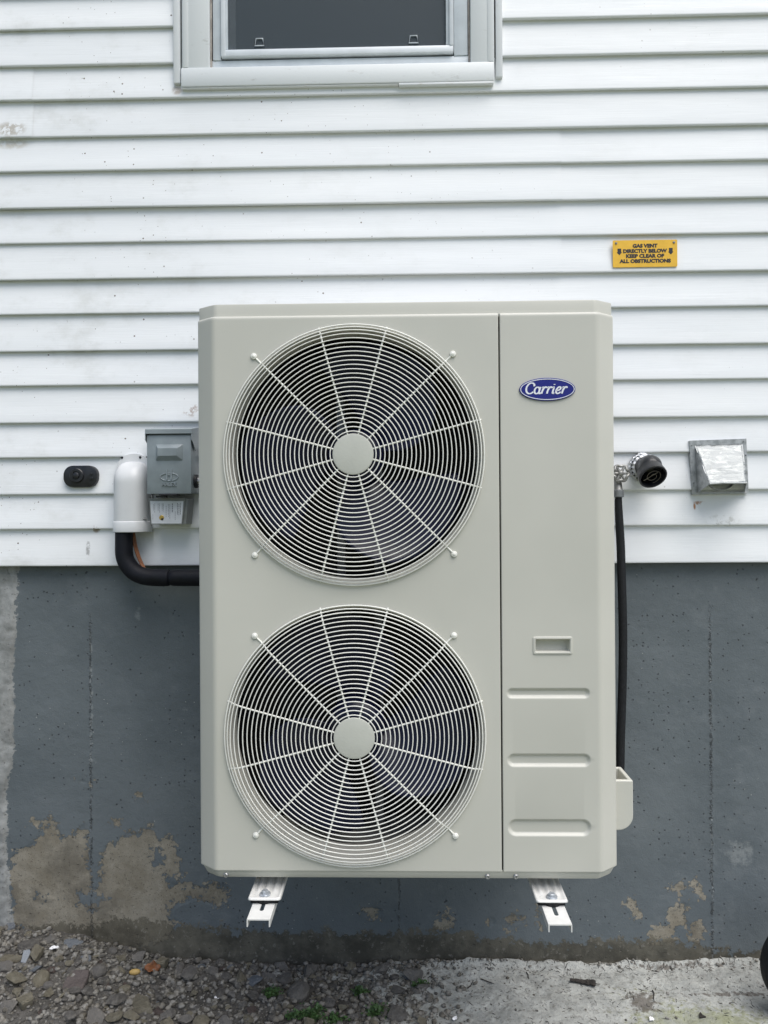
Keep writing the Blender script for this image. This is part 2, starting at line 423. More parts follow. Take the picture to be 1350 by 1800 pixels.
M['leaf'] = simple('weed_leaf', (.045, .095, .028), .55, var=.45, scale=60)
M['stem'] = simple('weed_stem', (.07, .09, .03), .6, var=.3)
M['ochre'] = simple('ochre_pebble', (.42, .29, .10), .6, var=.25, scale=60, bump=.001, bscale=200)
# galvanised hood with white brushed-on paint
k = N('galvanised_hood'); p = k.pos()
st = k.noise(k.map(p, (14, 10, 70)), 1.6, 6, .7, .6)
wf = k.ramp(st, .38, .56)
c = k.mix(wf, (.27, .29, .29), (.47, .49, .49))
c = k.mix(k.math('MULTIPLY', k.ramp(k.noise(p, 60, 6, .7), .60, .72), .5), c, (.28, .27, .25))
k.l(k.ramp(st, .38, .56, .75, 0.), k.b.inputs['Metallic'])
M['hood'] = k.out(c, k.ramp(st, .3, .6, .35, .55), None, k.bump(k.math('ADD', st, k.noise(p, 45, 4)), .003, .6))
k = N('galvanised_flange'); p = k.pos(); g = k.noise(p, 60, 6, .7)
M['galv'] = k.out(k.mix(k.ramp(g, .35, .65), (.30, .315, .32), (.50, .52, .53)), k.ramp(g, .3, .7, .35, .6), .7, k.bump(k.noise(p, 90, 4), .0015, .5))
k = N('crinkled_foil'); p = k.pos(); g = k.voro(p, 95)
M['tape'] = k.out((.58, .59, .60), .42, .7, k.bump(g, .004, .7))
k = N('insect_screen')
tr = k.n('BsdfTransparent'); mx = k.n('MixShader'); mx.inputs[0].default_value = .55
k.out((.050, .072, .088), .6); k.l(tr.outputs[0], mx.inputs[1]); k.l(k.b.outputs[0], mx.inputs[2])
k.l(mx.outputs[0], k.t.nodes['Material Output'].inputs[0]); M['screen'] = k.m
k = N('window_glass'); fr = k.n('Fresnel'); fr.inputs[0].default_value = 1.5
tr = k.n('BsdfTransparent'); tr.inputs[0].default_value = (.82, .86, .86, 1); gl = k.n('BsdfGlossy'); gl.inputs['Roughness'].default_value = .03
mx = k.n('MixShader'); k.l(fr.outputs[0], mx.inputs[0]); k.l(tr.outputs[0], mx.inputs[1]); k.l(gl.outputs[0], mx.inputs[2])
k.l(mx.outputs[0], k.t.nodes['Material Output'].inputs[0]); M['glass'] = k.m
# printed label: fine illegible print lines running vertically
k = N('printed_label'); p = k.pos()
M['label'] = k.out(k.mix(k.ramp(k.noise(p, 40, 4), .3, .7), (.62, .64, .67), (.70, .72, .75)), .35)

# ================================================================ SETTING

gl_u = [(-2000, 1560), (-300, 1600), (0, 1622), (60, 1634), (110, 1641), (200, 1657), (280, 1674), (345, 1686), (420, 1692), (500, 1695), (640, 1694), (760, 1691), (850, 1687), (1000, 1692), (1350, 1690), (3500, 1690)]
_gx = []; _gz = []
for u, v in gl_u:
    q = at(u, v, FY); _gx.append(q.x); _gz.append(q.z)
def gz0(x, y):
    b = np.interp(x, _gx, _gz)
    # the mound on the left falls away from the wall, the cement on the right is level
    d = np.clip(FY - y, 0, 1.2)
    return b - d*.10*np.clip((b-GZ)/.1, 0, 1) - np.clip(d-.35, 0, 1)*.03
def gz(x, y):
    x = np.asarray(x, float); y = np.asarray(y, float)
    cem = np.clip((x-.02)/.18, 0, 1)
    fade = np.exp(-np.maximum(0, np.hypot(x, y)-3)/6)
    rough = fbm(x*14+3, y*14+9, 5)*.016*(1-.45*cem) + fbm(x*55, y*55, 3)*.006*(1-.25*cem)
    ridge = np.exp(-((FY-.018-.012*fbm(x*6, x*0+3, 3)-y)/.008)**2)*.016*cem*(.5+vnoise(x*9, x*0+7.5))
    return gz0(x, y) + (rough+ridge)*fade
def axis(fine, far):
    """fine samples plus geometric steps out to +-far"""
    lo, hi = fine[0], fine[-1]; s = fine[1]-fine[0]; a = []; st = s; x = hi
    while x < far: st *= 1.25; x += st; a.append(x)
    b = []; st = s; x = lo
    while x > -far: st *= 1.25; x -= st; b.append(x)
    return np.array(b[::-1]+list(fine)+a)
gxs = axis(np.arange(-1.45, 1.45, .0065), 140); gys = axis(np.arange(.12, .56, .0065), 140)
GX, GY = np.meshgrid(gxs, gys)
gme = grid_mesh('ground', np.stack([GX, GY, gz(GX, GY)], -1))
cem_a = np.clip((GX-X(560, 1750, .4))/.32, 0, 1) * np.clip(1-(GX-6)/4, 0, 1)*np.clip((GY+2)/1.5, 0, 1)
cem_a = np.maximum(cem_a, np.clip(1-np.abs(FY-.06-GY)/.05, 0, 1)*np.clip((GX-X(430, 1700, .5))/.1, 0, 1)*.8)
attr(gme, 'cement', cem_a)
attr(gme, 'bounce_lawn', np.clip((-.45+.12*fbm(GX*2, GY*2, 3)-GY)/.2, 0, 1))
q1 = atz(1230, 1780, GZ); q2 = atz(1130, 1770, GZ); q3 = atz(1280, 1755, GZ)
attr(gme, 'algae', np.exp(-((GX-q1.x)/.22)**2-((GY-q1.y+.05)/.07)**2)*1.0 + .35*np.exp(-((GX-q2.x)/.12)**2-((GY-.40)/.05)**2))
attr(gme, 'debris', .9*np.exp(-((GX-q2.x)/.05)**2-((GY-q2.y)/.05)**2) + .75*np.exp(-((GX-q3.x)/.20)**2-((GY-q3.y)/.012)**2)
     + .7*np.exp(-((GX-X(1200, 1705, .5))/.28)**2-((GY-.508)/.010)**2))
g = link('ground', gme, M['ground']); g['kind'] = 'structure'

# ---------------------------------------------------------------- house
house = empty('house', (0, FY, GZ), 'white vinyl sided house with dark painted concrete foundation', 'house')
# foundation
fxs = axis(np.arange(-1.25, 1.25, .0042), 3.0); fzs = np.concatenate([[-1.0, -.75], np.arange(-.62, .73, .0042)])
FX, FZ = np.meshgrid(fxs, fzs)
disp = fbm(FX*5, FZ*5, 4)*.003 + fbm(FX*40, FZ*40, 3)*.0006
def seam(u, v, amp, wd, zlo, zhi):
    xs = X(u, v, FY); cx = xs + fbm(FZ*3, FZ*0+u*.01, 3)*.006 + (vnoise(FZ*110, FZ*0+u*.3)-.5)*.006
    e = np.exp(-((FX-cx)/wd)**2)*(.45+.7*vnoise(FZ*70, FZ*0+u))*np.clip((zhi-FZ)/.08, 0, 1)*np.clip((FZ-zlo)/.05, 0, 1)
    return e*amp
s_r = seam(1250, 1350, .0075, .0045, -.6, .56); s_l = seam(160, 1300, .0055, .005, -.45, .55); s_c = seam(700, 1640, .004, .004, -.6, .7)
disp = disp + .22*s_r + .18*s_l + .25*s_c
def PW(pts): return [(at(u, v, FY).x, at(u, v, FY).z) for u, v in pts]
def ell(u, v, a, b):
    q = at(u, v, FY); s = (FY-CAM[1])/F
    return (1-np.hypot((FX-q.x)/(a*s), (FZ-q.z)/(b*s)))*min(a, b)*s
peel = poly_sd(FX, FZ, PW([(18, 1620), (22, 1505), (45, 1490), (62, 1478), (72, 1462), (80, 1445), (97, 1447), (108, 1470), (122, 1478), (132, 1462), (146, 1450), (153, 1478), (158, 1515), (160, 1560), (172, 1562), (178, 1515), (184, 1488), (205, 1482), (226, 1462), (245, 1466), (262, 1456), (280, 1480), (300, 1472), (314, 1500), (318, 1530), (330, 1552), (352, 1560), (380, 1552), (402, 1560), (406, 1580), (380, 1595), (340, 1580), (318, 1600), (300, 1645), (200, 1680), (60, 1660)]))
for a in ((165, 1583, 22, 15), (82, 1581, 13, 5), (278, 1508, 13, 22), (318, 1546, 20, 9), (340, 1606, 38, 20)): peel = np.minimum(peel, -ell(*a))
peel = np.maximum(peel, poly_sd(FX, FZ, PW([(1140, 1640), (1160, 1632), (1174, 1625), (1176, 1603), (1190, 1600), (1200, 1586), (1208, 1590), (1204, 1615), (1212, 1626), (1225, 1622), (1236, 1640), (1228, 1652), (1212, 1648), (1206, 1632), (1196, 1630), (1190, 1648), (1165, 1650), (1150, 1660)])))
for a in ((1110, 1591, 7, 8), (1118, 1606, 6, 6), (1197, 1562, 6, 5), (1228, 1566, 5, 9), (862, 1620, 8, 8), (905, 1617, 17, 8), (893, 1626, 8, 6), (947, 1612, 6, 13), (780, 1622, 10, 12), (655, 1605, 16, 11), (246, 1398, 6, 4), (146, 1374, 4, 3), (205, 1446, 4, 4), (62, 1447, 6, 5), (88, 1448, 7, 9)):
    peel = np.maximum(peel, ell(*a))
fuv = lambda pts: np.interp(FX, [at(u, v, FY).x for u, v in pts], [at(u, v, FY).z for u, v in pts])
band = fuv([(0, 1620), (60, 1632), (200, 1618), (330, 1632), (420, 1636), (560, 1640), (800, 1640), (900, 1655), (1040, 1652), (1180, 1655), (1250, 1668), (1350, 1668)]) - FZ
moss = 1.0*ell(175, 1640, 40, 30)*12 + 1.*ell(430, 1660, 160, 32)*8
moss = np.clip(moss, 0, 1.) + .25*np.clip(.6-(FX+.0)*1.2, 0, .7)
bx_ = fuv([(0, 1000), (10, 1000)])*0
bl = np.interp(FZ, [at(20, v, FY).z for v in (1640, 1560, 1500, 1440, 1390, 1330, 1200, 1100, 1000)], [at(u, 1300, FY).x for u in (22, 16, 12, 14, 10, 26, 24, 30, 34)])
bare = bl - FX
worn = np.clip(ell(243, 1080, 14, 36)*25, 0, .8) + np.clip(ell(322, 1246, 30, 12)*25, 0, .7) + np.clip(ell(1300, 1500, 45, 40)*14, 0, .6) + np.clip(ell(168, 1338, 6, 9)*60, 0, .8)
worn = worn + np.clip(s_l/.0055*.8, 0, .7)*(FZ > .1) + .35*np.clip(np.exp(-((FX-bl)/.012)**2), 0, 1)
disp = disp + np.clip(bare/.01, 0, 1)*(.006+fbm(FX*22, FZ*22, 4)*.006) - np.clip(peel/.004+.5, 0, 1)*.0015
Y = FY - disp
fme = grid_mesh('foundation', np.stack([FX, Y, FZ], -1))
for nm, a in (('peel', peel), ('band', band), ('moss', moss), ('bare', bare), ('worn', worn)): attr(fme, nm, a)
link('foundation', fme, M['found'], house)
# wall sheathing behind the siding with the window opening
wxl, wxr = X(303, 60, WY), X(884, 60, WY); wzb, wzt = Zv(600, 152, WY), 3.16
bm = B()
for (a, b_, c_, d_) in ((-3, wxl+.03, .69, 3.5), (wxr-.03, 3, .69, 3.5), (wxl+.031, wxr-.031, .69, wzb+.03), (wxl+.031, wxr-.031, wzt-.03, 3.5)): box(bm, a, b_, .538, .56, c_, d_)
obj('sheathing', bm, M['room'], house)

# siding courses, each a board of its own (split where panels lap and at the window)
Z0, PITCH = .6994, .1063
joints = {8: [988], 10: [988], 11: [988], 12: [58], 13: [58], 1: [1217], 5: [-200, 1500], 3: [-350]}
rj = random.Random(4)
def board(kk, x0, x1, proud, end_l=False):
    zb = Z0 + PITCH*kk + (-.0016 if kk % 2 == 0 else .0016)
    zt = Z0 + PITCH*(kk+1) + (.0016 if kk % 2 == 0 else -.0016) + .004
    tilt = .0140 if kk % 2 else .0120
    prof = [(.0152, .0030), (.006, .0010), (.0022, .0), (.0006, .0008), (.0, .0030), (.0, .006)]
    hgt = zt-zb
    for t in (.25, .5, .75, 1.): prof.append((tilt*(t*hgt-.006)/(hgt-.006), t*hgt))
    n = max(2, int((x1-x0)/.04)); xs = np.linspace(x0, x1, n)
    wv = fbm(xs*1.3+kk*7.1, xs*0+kk*3.7, 3)*.0016; wz = fbm(xs*1.1+kk*5.3, xs*0+kk*9.1, 2)*.0013
    P = np.zeros((len(prof), n, 3))
    for i, (dy, dz) in enumerate(prof):
        P[i, :, 0] = xs; P[i, :, 1] = WY + dy - proud + wv*(1 if i > 1 else .3); P[i, :, 2] = zb+dz+wz*(1-dz/hgt)
    me = grid_mesh('siding_board', P)
    me.set_sharp_from_angle(angle=R(50))
    o = link('siding_board', me, M['siding'], house)
    return o
for kk in range(0, 26):
    zb = Z0+PITCH*kk
    cuts = [-3.0] + [X(u, 400, WY) for u in joints.get(kk, [])] + [3.0]
    for j in range(len(cuts)-1):
        a, b_ = cuts[j], cuts[j+1]
        if j > 0: a -= .018
        pr = .0020 if j % 2 == 0 and len(cuts) > 2 else 0.
        if zb > wzb-.02 and zb < wzt:
            if a < wxl: board(kk, a, min(b_, wxl+.004), pr)
            if b_ > wxr: board(kk, max(a, wxr-.004), b_, pr)
        else: board(kk, a, b_, pr)

# ---------------------------------------------------------------- window (part of the house)
def pbox(name, u0, u1, v0, v1, y0, y1, mat, parent, bev=.0015, vref=60, ztop=None, zbot=None):
    """box whose front face y0 spans the given picture columns/rows of the front plane"""
    x0, x1 = X(u0, vref, y0), X(u1, vref, y0)
    z1 = Zv((u0+u1)/2, v0, y0) if ztop is None else ztop
    z0 = Zv((u0+u1)/2, v1, y0) if zbot is None else zbot
    bm = B(); box(bm, x0, x1, y0, y1, z0, z1, bev)
    return obj(name, bm, mat, parent, 40)
sillz1 = Zv(594, 113, .486)
win = pbox('window', 372, 826, 0, 113, .503, .56, M['frame_grey'], house, zbot=sillz1-.004, ztop=sillz1+.028)   # lower frame rail carries the rest
Wt = 3.10
pbox('casing', 319, 368, 0, 0, .4885, .535, M['casing'], win, ztop=Wt, zbot=sillz1-.002, bev=.004)
pbox('casing', 827, 869, 0, 0, .4885, .535, M['casing'], win, ztop=Wt, zbot=sillz1-.001, bev=.004)
pbox('casing_bead', 321, 330.5, 0, 0, .4870, .4895, M['casing'], win, ztop=Wt-.002, zbot=sillz1+.001, bev=.001)
pbox('casing_bead', 857, 867, 0, 0, .4870, .4895, M['casing'], win, ztop=Wt-.002, zbot=sillz1+.001, bev=.001)
pbox('head_casing', 319, 869, 0, 0, .4875, .535, M['casing'], win, ztop=3.155, zbot=Wt+.001, bev=.004)
pbox('channel', 304, 316.5, 0, 0, .4925, .52, M['trim'], win, ztop=3.16, zbot=Zv(310, 146, .4925), bev=.003)
pbox('channel', 871.5, 883.5, 0, 0, .4925, .52, M['trim'], win, ztop=3.16, zbot=Zv(878, 135, .4925), bev=.003)
pbox('sill', 317.5, 869, 113, 147, .4860, .53, M['casing'], win, bev=.004, vref=130)
pbox('drip_edge', 319, 700, 147, 152, .4890, .52, M['trim'], win, bev=.001, vref=150, ztop=Zv(594, 147.5, .486)-.0003, zbot=Zv(594, 150, .489))
pbox('drip_edge', 701, 868, 146, 151, .4865, .52, M['trim'], win, bev=.001, vref=150, ztop=Zv(594, 147.5, .486)-.0004, zbot=Zv(594, 151.5, .4865))
pbox('jamb', 374, 388, 0, 0, .500, .56, M['frame_grey'], win, ztop=Wt, zbot=sillz1+.0285)
pbox('jamb', 798, 822, 0, 0, .500, .56, M['frame_grey'], win, ztop=Wt, zbot=sillz1+.0285)
bm = B(); tube(bm, [(X(370.5, 60, .50)+fbm(np.array([t*3.]), np.array([1.]), 3)[0]*.003, .500, sillz1+t) for t in np.linspace(0, .9, 60)], .0035, 8)
obj('caulk_line', bm, M['caulk'], win, 60)
bm = B(); tube(bm, [(X(824.5, 60, .50)+fbm(np.array([t*3.]), np.array([5.]), 3)[0]*.002, .501, sillz1+t) for t in np.linspace(0, .9, 60)], .003, 8)
obj('caulk_line', bm, M['caulk'], win, 60)
gb = Zv(592, 79, .492)
sash = pbox('sash', 388, 797, 83, 95, .492, .512, M['sash_white'], win, bev=.002, vref=60)
pbox('sash_stile', 388, 396, 0, 0, .490, .511, M['sash_white'], sash, ztop=Wt-.01, zbot=Zv(594, 94, .490))
pbox('sash_stile', 790, 797.5, 0, 0, .490, .511, M['sash_white'], sash, ztop=Wt-.01, zbot=Zv(594, 83, .490))
pbox('screen_frame', 396.5, 400, 0, 0, .497, .509, M['frame_grey'], sash, ztop=Wt-.012, zbot=Zv(594, 82, .497), bev=.001)
pbox('screen_frame', 784, 790, 0, 0, .497, .509, M['frame_grey'], sash, ztop=Wt-.012, zbot=Zv(594, 82, .497), bev=.001)
xl, xr = X(399, 60, .505), X(786, 60, .505); zb_ = Zv(592, 84, .505)
bm = B(); box(bm, xl, xr, .5045, .505, zb_, Wt-.01); obj('insect_screen', bm, M['screen'], win)
bm = B(); box(bm, xl, xr, .530, .534, zb_-.01, Wt-.01); obj('pane', bm, M['glass'], win)
bm = B(); box(bm, X(400, 60, .515), X(413, 60, .515), .518, .529, zb_, Wt-.01, .001); obj('sash_edge', bm, M['frame_grey'], win)
for (u, v) in ((456, 74), (727, 69)):
    bm = B(); q = at(u, v, .502); s = .0017
    hw, hh = .0135, .0105
    pts = [(-hw, -hh), (-hw*.72, hh), (hw*.72, hh), (hw, -hh)]
    tube(bm, [q+Vector((a, 0, b_)) for a, b_ in pts], .0018, 6, closed=True); obj('screen_tab', bm, M['frame_grey'], win, 60)
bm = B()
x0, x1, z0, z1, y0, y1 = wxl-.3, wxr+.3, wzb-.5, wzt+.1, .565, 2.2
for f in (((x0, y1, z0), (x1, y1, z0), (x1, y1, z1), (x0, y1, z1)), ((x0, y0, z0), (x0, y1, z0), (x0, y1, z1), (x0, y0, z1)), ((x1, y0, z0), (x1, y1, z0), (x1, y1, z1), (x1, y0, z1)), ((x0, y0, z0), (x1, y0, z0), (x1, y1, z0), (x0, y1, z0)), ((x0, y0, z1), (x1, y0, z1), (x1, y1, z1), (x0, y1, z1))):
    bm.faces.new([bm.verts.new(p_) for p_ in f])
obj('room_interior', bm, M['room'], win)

# ================================================================ HEAT PUMP
hp = empty('heat_pump', (0, .19, .018), 'large beige twin fan heat pump unit hung on brackets before the white siding', 'heat pump')
HW, D = .480, .385
ZB, ZP0, ZP1, ZT = .018, .037, 1.2985, 1.3290
XS = .2138
FC = [at(621.5, 799.5, -.002), at(623.5, 1293, -.002)]
RH = .2925
# -- fan panel
lp = fillet([(-HW, .07), (-HW, .034), (-.436, 0), (XS-.0017, 0), (XS-.0017, .014)], [.008, .008, .0022], 5)
lp = [(v.x, v.y) for v in lp]
iflat = [i for i, p_ in enumerate(lp) if p_[1] < 1e-6]
xa, xb_ = lp[iflat[0]][0], lp[iflat[-1]][0]
def vprof():
    t = fillet([(.012, ZP0), (0, ZP0+.0005), (0, ZP1), (.022, ZP1+.0008)], [.003, .0085], 7)   # (dy, z)
    return [(v.x, v.y) for v in t]
def panel(prof, holes, name, parent, extra_x=(), extra_z=()):
    vp = vprof()
    iz = [i for i, p_ in enumerate(vp) if abs(p_[0]) < 1e-6]
    za, zb2 = vp[iz[0]][1], vp[iz[-1]][1]
    vert = vp[:iz[0]+1] + [(0, z) for z in sorted([za+.003, zb2-.003]+list(extra_z))] + vp[iz[-1]:]
    fl = [i for i, p_ in enumerate(prof) if p_[1] < 1e-6]
    xa, xb2 = prof[fl[0]][0], prof[fl[-1]][0]
    hor = prof[:fl[0]+1] + [(x, 0) for x in sorted([xa+.003, xb2-.003]+list(extra_x))] + prof[fl[-1]:]
    bm = B()
    V = [[bm.verts.new((x, y+dy, z)) for (x, y) in hor] for (dy, z) in vert]
    for i in range(len(vert)-1):
        for j in range(len(hor)-1):
            xc = (hor[j][0]+hor[j+1][0])/2; zc = (vert[i][1]+vert[i+1][1])/2
            if any(h[0] < xc < h[1] and h[2] < zc < h[3] for h in holes): continue
            bm.faces.new((V[i][j], V[i][j+1], V[i+1][j+1], V[i+1][j]))
    return bm
S = .300
holes = []; ex = set(); ez = set()
for fc in FC:
    holes.append((fc.x-S, fc.x+S, fc.z-S, fc.z+S))
exx = sorted({holes[0][0], holes[0][1], holes[1][0], holes[1][1]}); ezz = sorted({h for H in holes for h in H[2:]})
# keep one column pair so the cells stay square
cxm = (FC[0].x+FC[1].x)/2
exx = [cxm-S, cxm+S]; holes = [(cxm-S, cxm+S, fc.z-S, fc.z+S) for fc in FC]
bm = panel(lp, holes, 'fan_panel', hp, exx, ezz)
NS = 128
for fc, H in zip(FC, holes):
    inner, outer, mid = [], [], []
    for kk in range(NS):
        a = 2*PI*kk/NS; ca, sa = math.cos(a), math.sin(a); sc = S/max(abs(ca), abs(sa))
        inner.append(bm.verts.new((fc.x+RH*ca, 0, fc.z+RH*sa)))
        ox = cxm+sc*ca; outer.append(bm.verts.new((ox, 0, fc.z+sc*sa)))
    for kk in range(NS):
        j = (kk+1) % NS; bm.faces.new((inner[kk], inner[j], outer[j], outer[kk]))
bmesh.ops.recalc_face_normals(bm, faces=bm.faces)
fp = obj('fan_panel', bm, M['cab'], hp, 40)
# -- service panel with pressed grooves and a handle recess
rp = fillet([(XS+.0017, .014), (XS+.0017, 0), (.436, 0), (HW, .034), (HW, .07)], [.0022, .008, .008], 5)
rp = [(v.x, v.y) for v in rp]
ha, hb = at(936, 1118.5, 0), at(1007, 1151, 0)
hx0, hx1, hz0, hz1 = ha.x+.002, hb.x-.002, hb.z+.002, ha.z-.002
grooves = []
for (u0, u1, v0, v1) in ((892, 1036, 1211, 1226.5), (893, 1037.5, 1326, 1347), (894, 1038.5, 1441, 1469)):
    a, b_ = at(u0, v0, 0), at(u1, v1, 0); grooves.append((a.x, b_.x, b_.z, a.z))
gxl = set(); gzl = set()
for (a, b_, c_, d_) in grooves:
    for z in np.arange(c_-.004, d_+.004, .0012): gzl.add(round(float(z), 5))
    r_ = (d_-c_)/2
    for x in np.concatenate([np.arange(a-.003, a+r_+.004, .0014), np.arange(b_-r_-.004, b_+.003, .0014)]): gxl.add(round(float(x), 5))
gxs_ = sorted(gxl); gxs_ = [x for i, x in enumerate(gxs_) if i == 0 or x-gxs_[i-1] > .0006]
gxs_ = sorted([x for x in gxs_ if abs(x-hx0) > .0006 and abs(x-hx1) > .0006] + [hx0, hx1])
bm = panel(rp, [(hx0, hx1, hz0, hz1)], 'service_panel', hp, gxs_, sorted(gzl)+[hz0, hz1])
for v in bm.verts:
    if v.co.y > 1e-6: continue
    for (a, b_, c_, d_) in grooves:
        r_ = (d_-c_)/2; zc = (c_+d_)/2; px_ = min(max(v.co.x, a+r_), b_-r_)
        dd = math.hypot(v.co.x-px_, v.co.z-zc)
        if dd < r_+.0025:
            t = min(1, max(0, (r_+.0025-dd)/min(r_*1.0, .0085))); v.co.y += .0062*t*t*(3-2*t)
bmesh.ops.recalc_face_normals(bm, faces=bm.faces)
sp = obj('service_panel', bm, M['cab'], hp, 55)
# handle cup: rim + recess
bm = B()
def ringloop(pts, y): return [bm.verts.new((x, y, z)) for x, z in pts]
hcx, hcz, hhw, hhh = (ha.x+hb.x)/2, (ha.z+hb.z)/2, (hb.x-ha.x)/2, (ha.z-hb.z)/2
loops = [ringloop(rrect(hcx, hcz, hhw, hhh, .005), .0025), ringloop(rrect(hcx, hcz, hhw-.0010, hhh-.0010, .0045), -.0015), ringloop(rrect(hcx, hcz, hhw-.0022, hhh-.0022, .004), -.0022),
         ringloop(rrect(hcx, hcz, hhw-.0055, hhh-.0055, .003), -.0022), ringloop(rrect(hcx, hcz, hhw-.0068, hhh-.0068, .0025), -.0008),
         ringloop(rrect(hcx, hcz, hhw-.0078, hhh-.0074, .0025), .012), ringloop(rrect(hcx, hcz-.002, hhw-.010, hhh-.011, .002), .019)]
for A, D2 in zip(loops, loops[1:]):
    for kk in range(len(A)): bm.faces.new((A[kk], A[(kk+1) % len(A)], D2[(kk+1) % len(A)], D2[kk]))
bm.faces.new(loops[-1]); bmesh.ops.recalc_face_normals(bm, faces=bm.faces)
obj('handle', bm, M['cab'], sp, 45)
# -- top cover : octagonal lid set 5 mm back of the panels with a flat rim
def outline(inset, y_back, side=None):
    fr = inset
    if side is not None:
        return fillet([(-HW+side, y_back), (-HW+side, .034+fr*.8), (-.436+fr*.2, fr), (.436-fr*.2, fr), (HW-side, .034+fr*.8), (HW-side, y_back)], [.008]*4, 5)
    return fillet([(-HW+inset, y_back), (-HW+inset, .034+inset*.4), (-.436+inset*.4, inset), (.436-inset*.4, inset), (HW-inset, .034+inset*.4), (HW-inset, y_back)], [.008, .008, .008, .008], 5)
bm = B()
lv = [(.0125, ZP1-.006), (.0115, ZT-.004), (.0125, ZT-.0010), (.016, ZT), (.03, ZT+.001)]
rings = [[bm.verts.new((v.x, v.y, z)) for v in outline(ins, D, max(.0006, ins-.0118))] for ins, z in lv]
for A, D2 in zip(rings, rings[1:]):
    for kk in range(len(A)-1): bm.faces.new((A[kk], A[kk+1], D2[kk+1], D2[kk]))
bm.faces.new(rings[-1][::-1]); bmesh.ops.recalc_face_normals(bm, faces=bm.faces)
obj('top_cover', bm, M['cab'], hp, 35)
# -- base pan with slanted lower lip
bm = B()
lv = [(.0050, ZP0+.004), (.0045, ZP0-.001), (.0120, ZB+.002), (.0135, ZB), (.03, ZB)]
rings = [[bm.verts.new((v.x, v.y, z)) for v in outline(ins, D)] for ins, z in lv]
for A, D2 in zip(rings, rings[1:]):
    for kk in range(len(A)-1): bm.faces.new((A[kk], A[kk+1], D2[kk+1], D2[kk]))
bm.faces.new(rings[-1]); bmesh.ops.recalc_face_normals(bm, faces=bm.faces)
obj('base_pan', bm, M['cab'], hp, 35)
for s in (-1, 1):
    bm = B(); box(bm, min(s*(HW-.0015), s*(HW-.0035)), max(s*(HW-.0015), s*(HW-.0035)), .066, D, ZB+.003, ZT-.006)
    obj('side_panel', bm, M['cab'], hp)
bm = B(); box(bm, -HW+.01, HW-.01, D-.03, D-.002, ZB+.004, ZT-.0006); obj('coil', bm, M['coil'], hp)
bm = B(); box(bm, XS-.006, XS+.006, .040, D-.031, ZB+.005, ZP1-.02); obj('partition', bm, M['inner'], hp)
bm = B(); box(bm, -HW+.006, XS-.007, .08, D-.031, .640, .644); obj('divider', bm, M['inner'], hp)
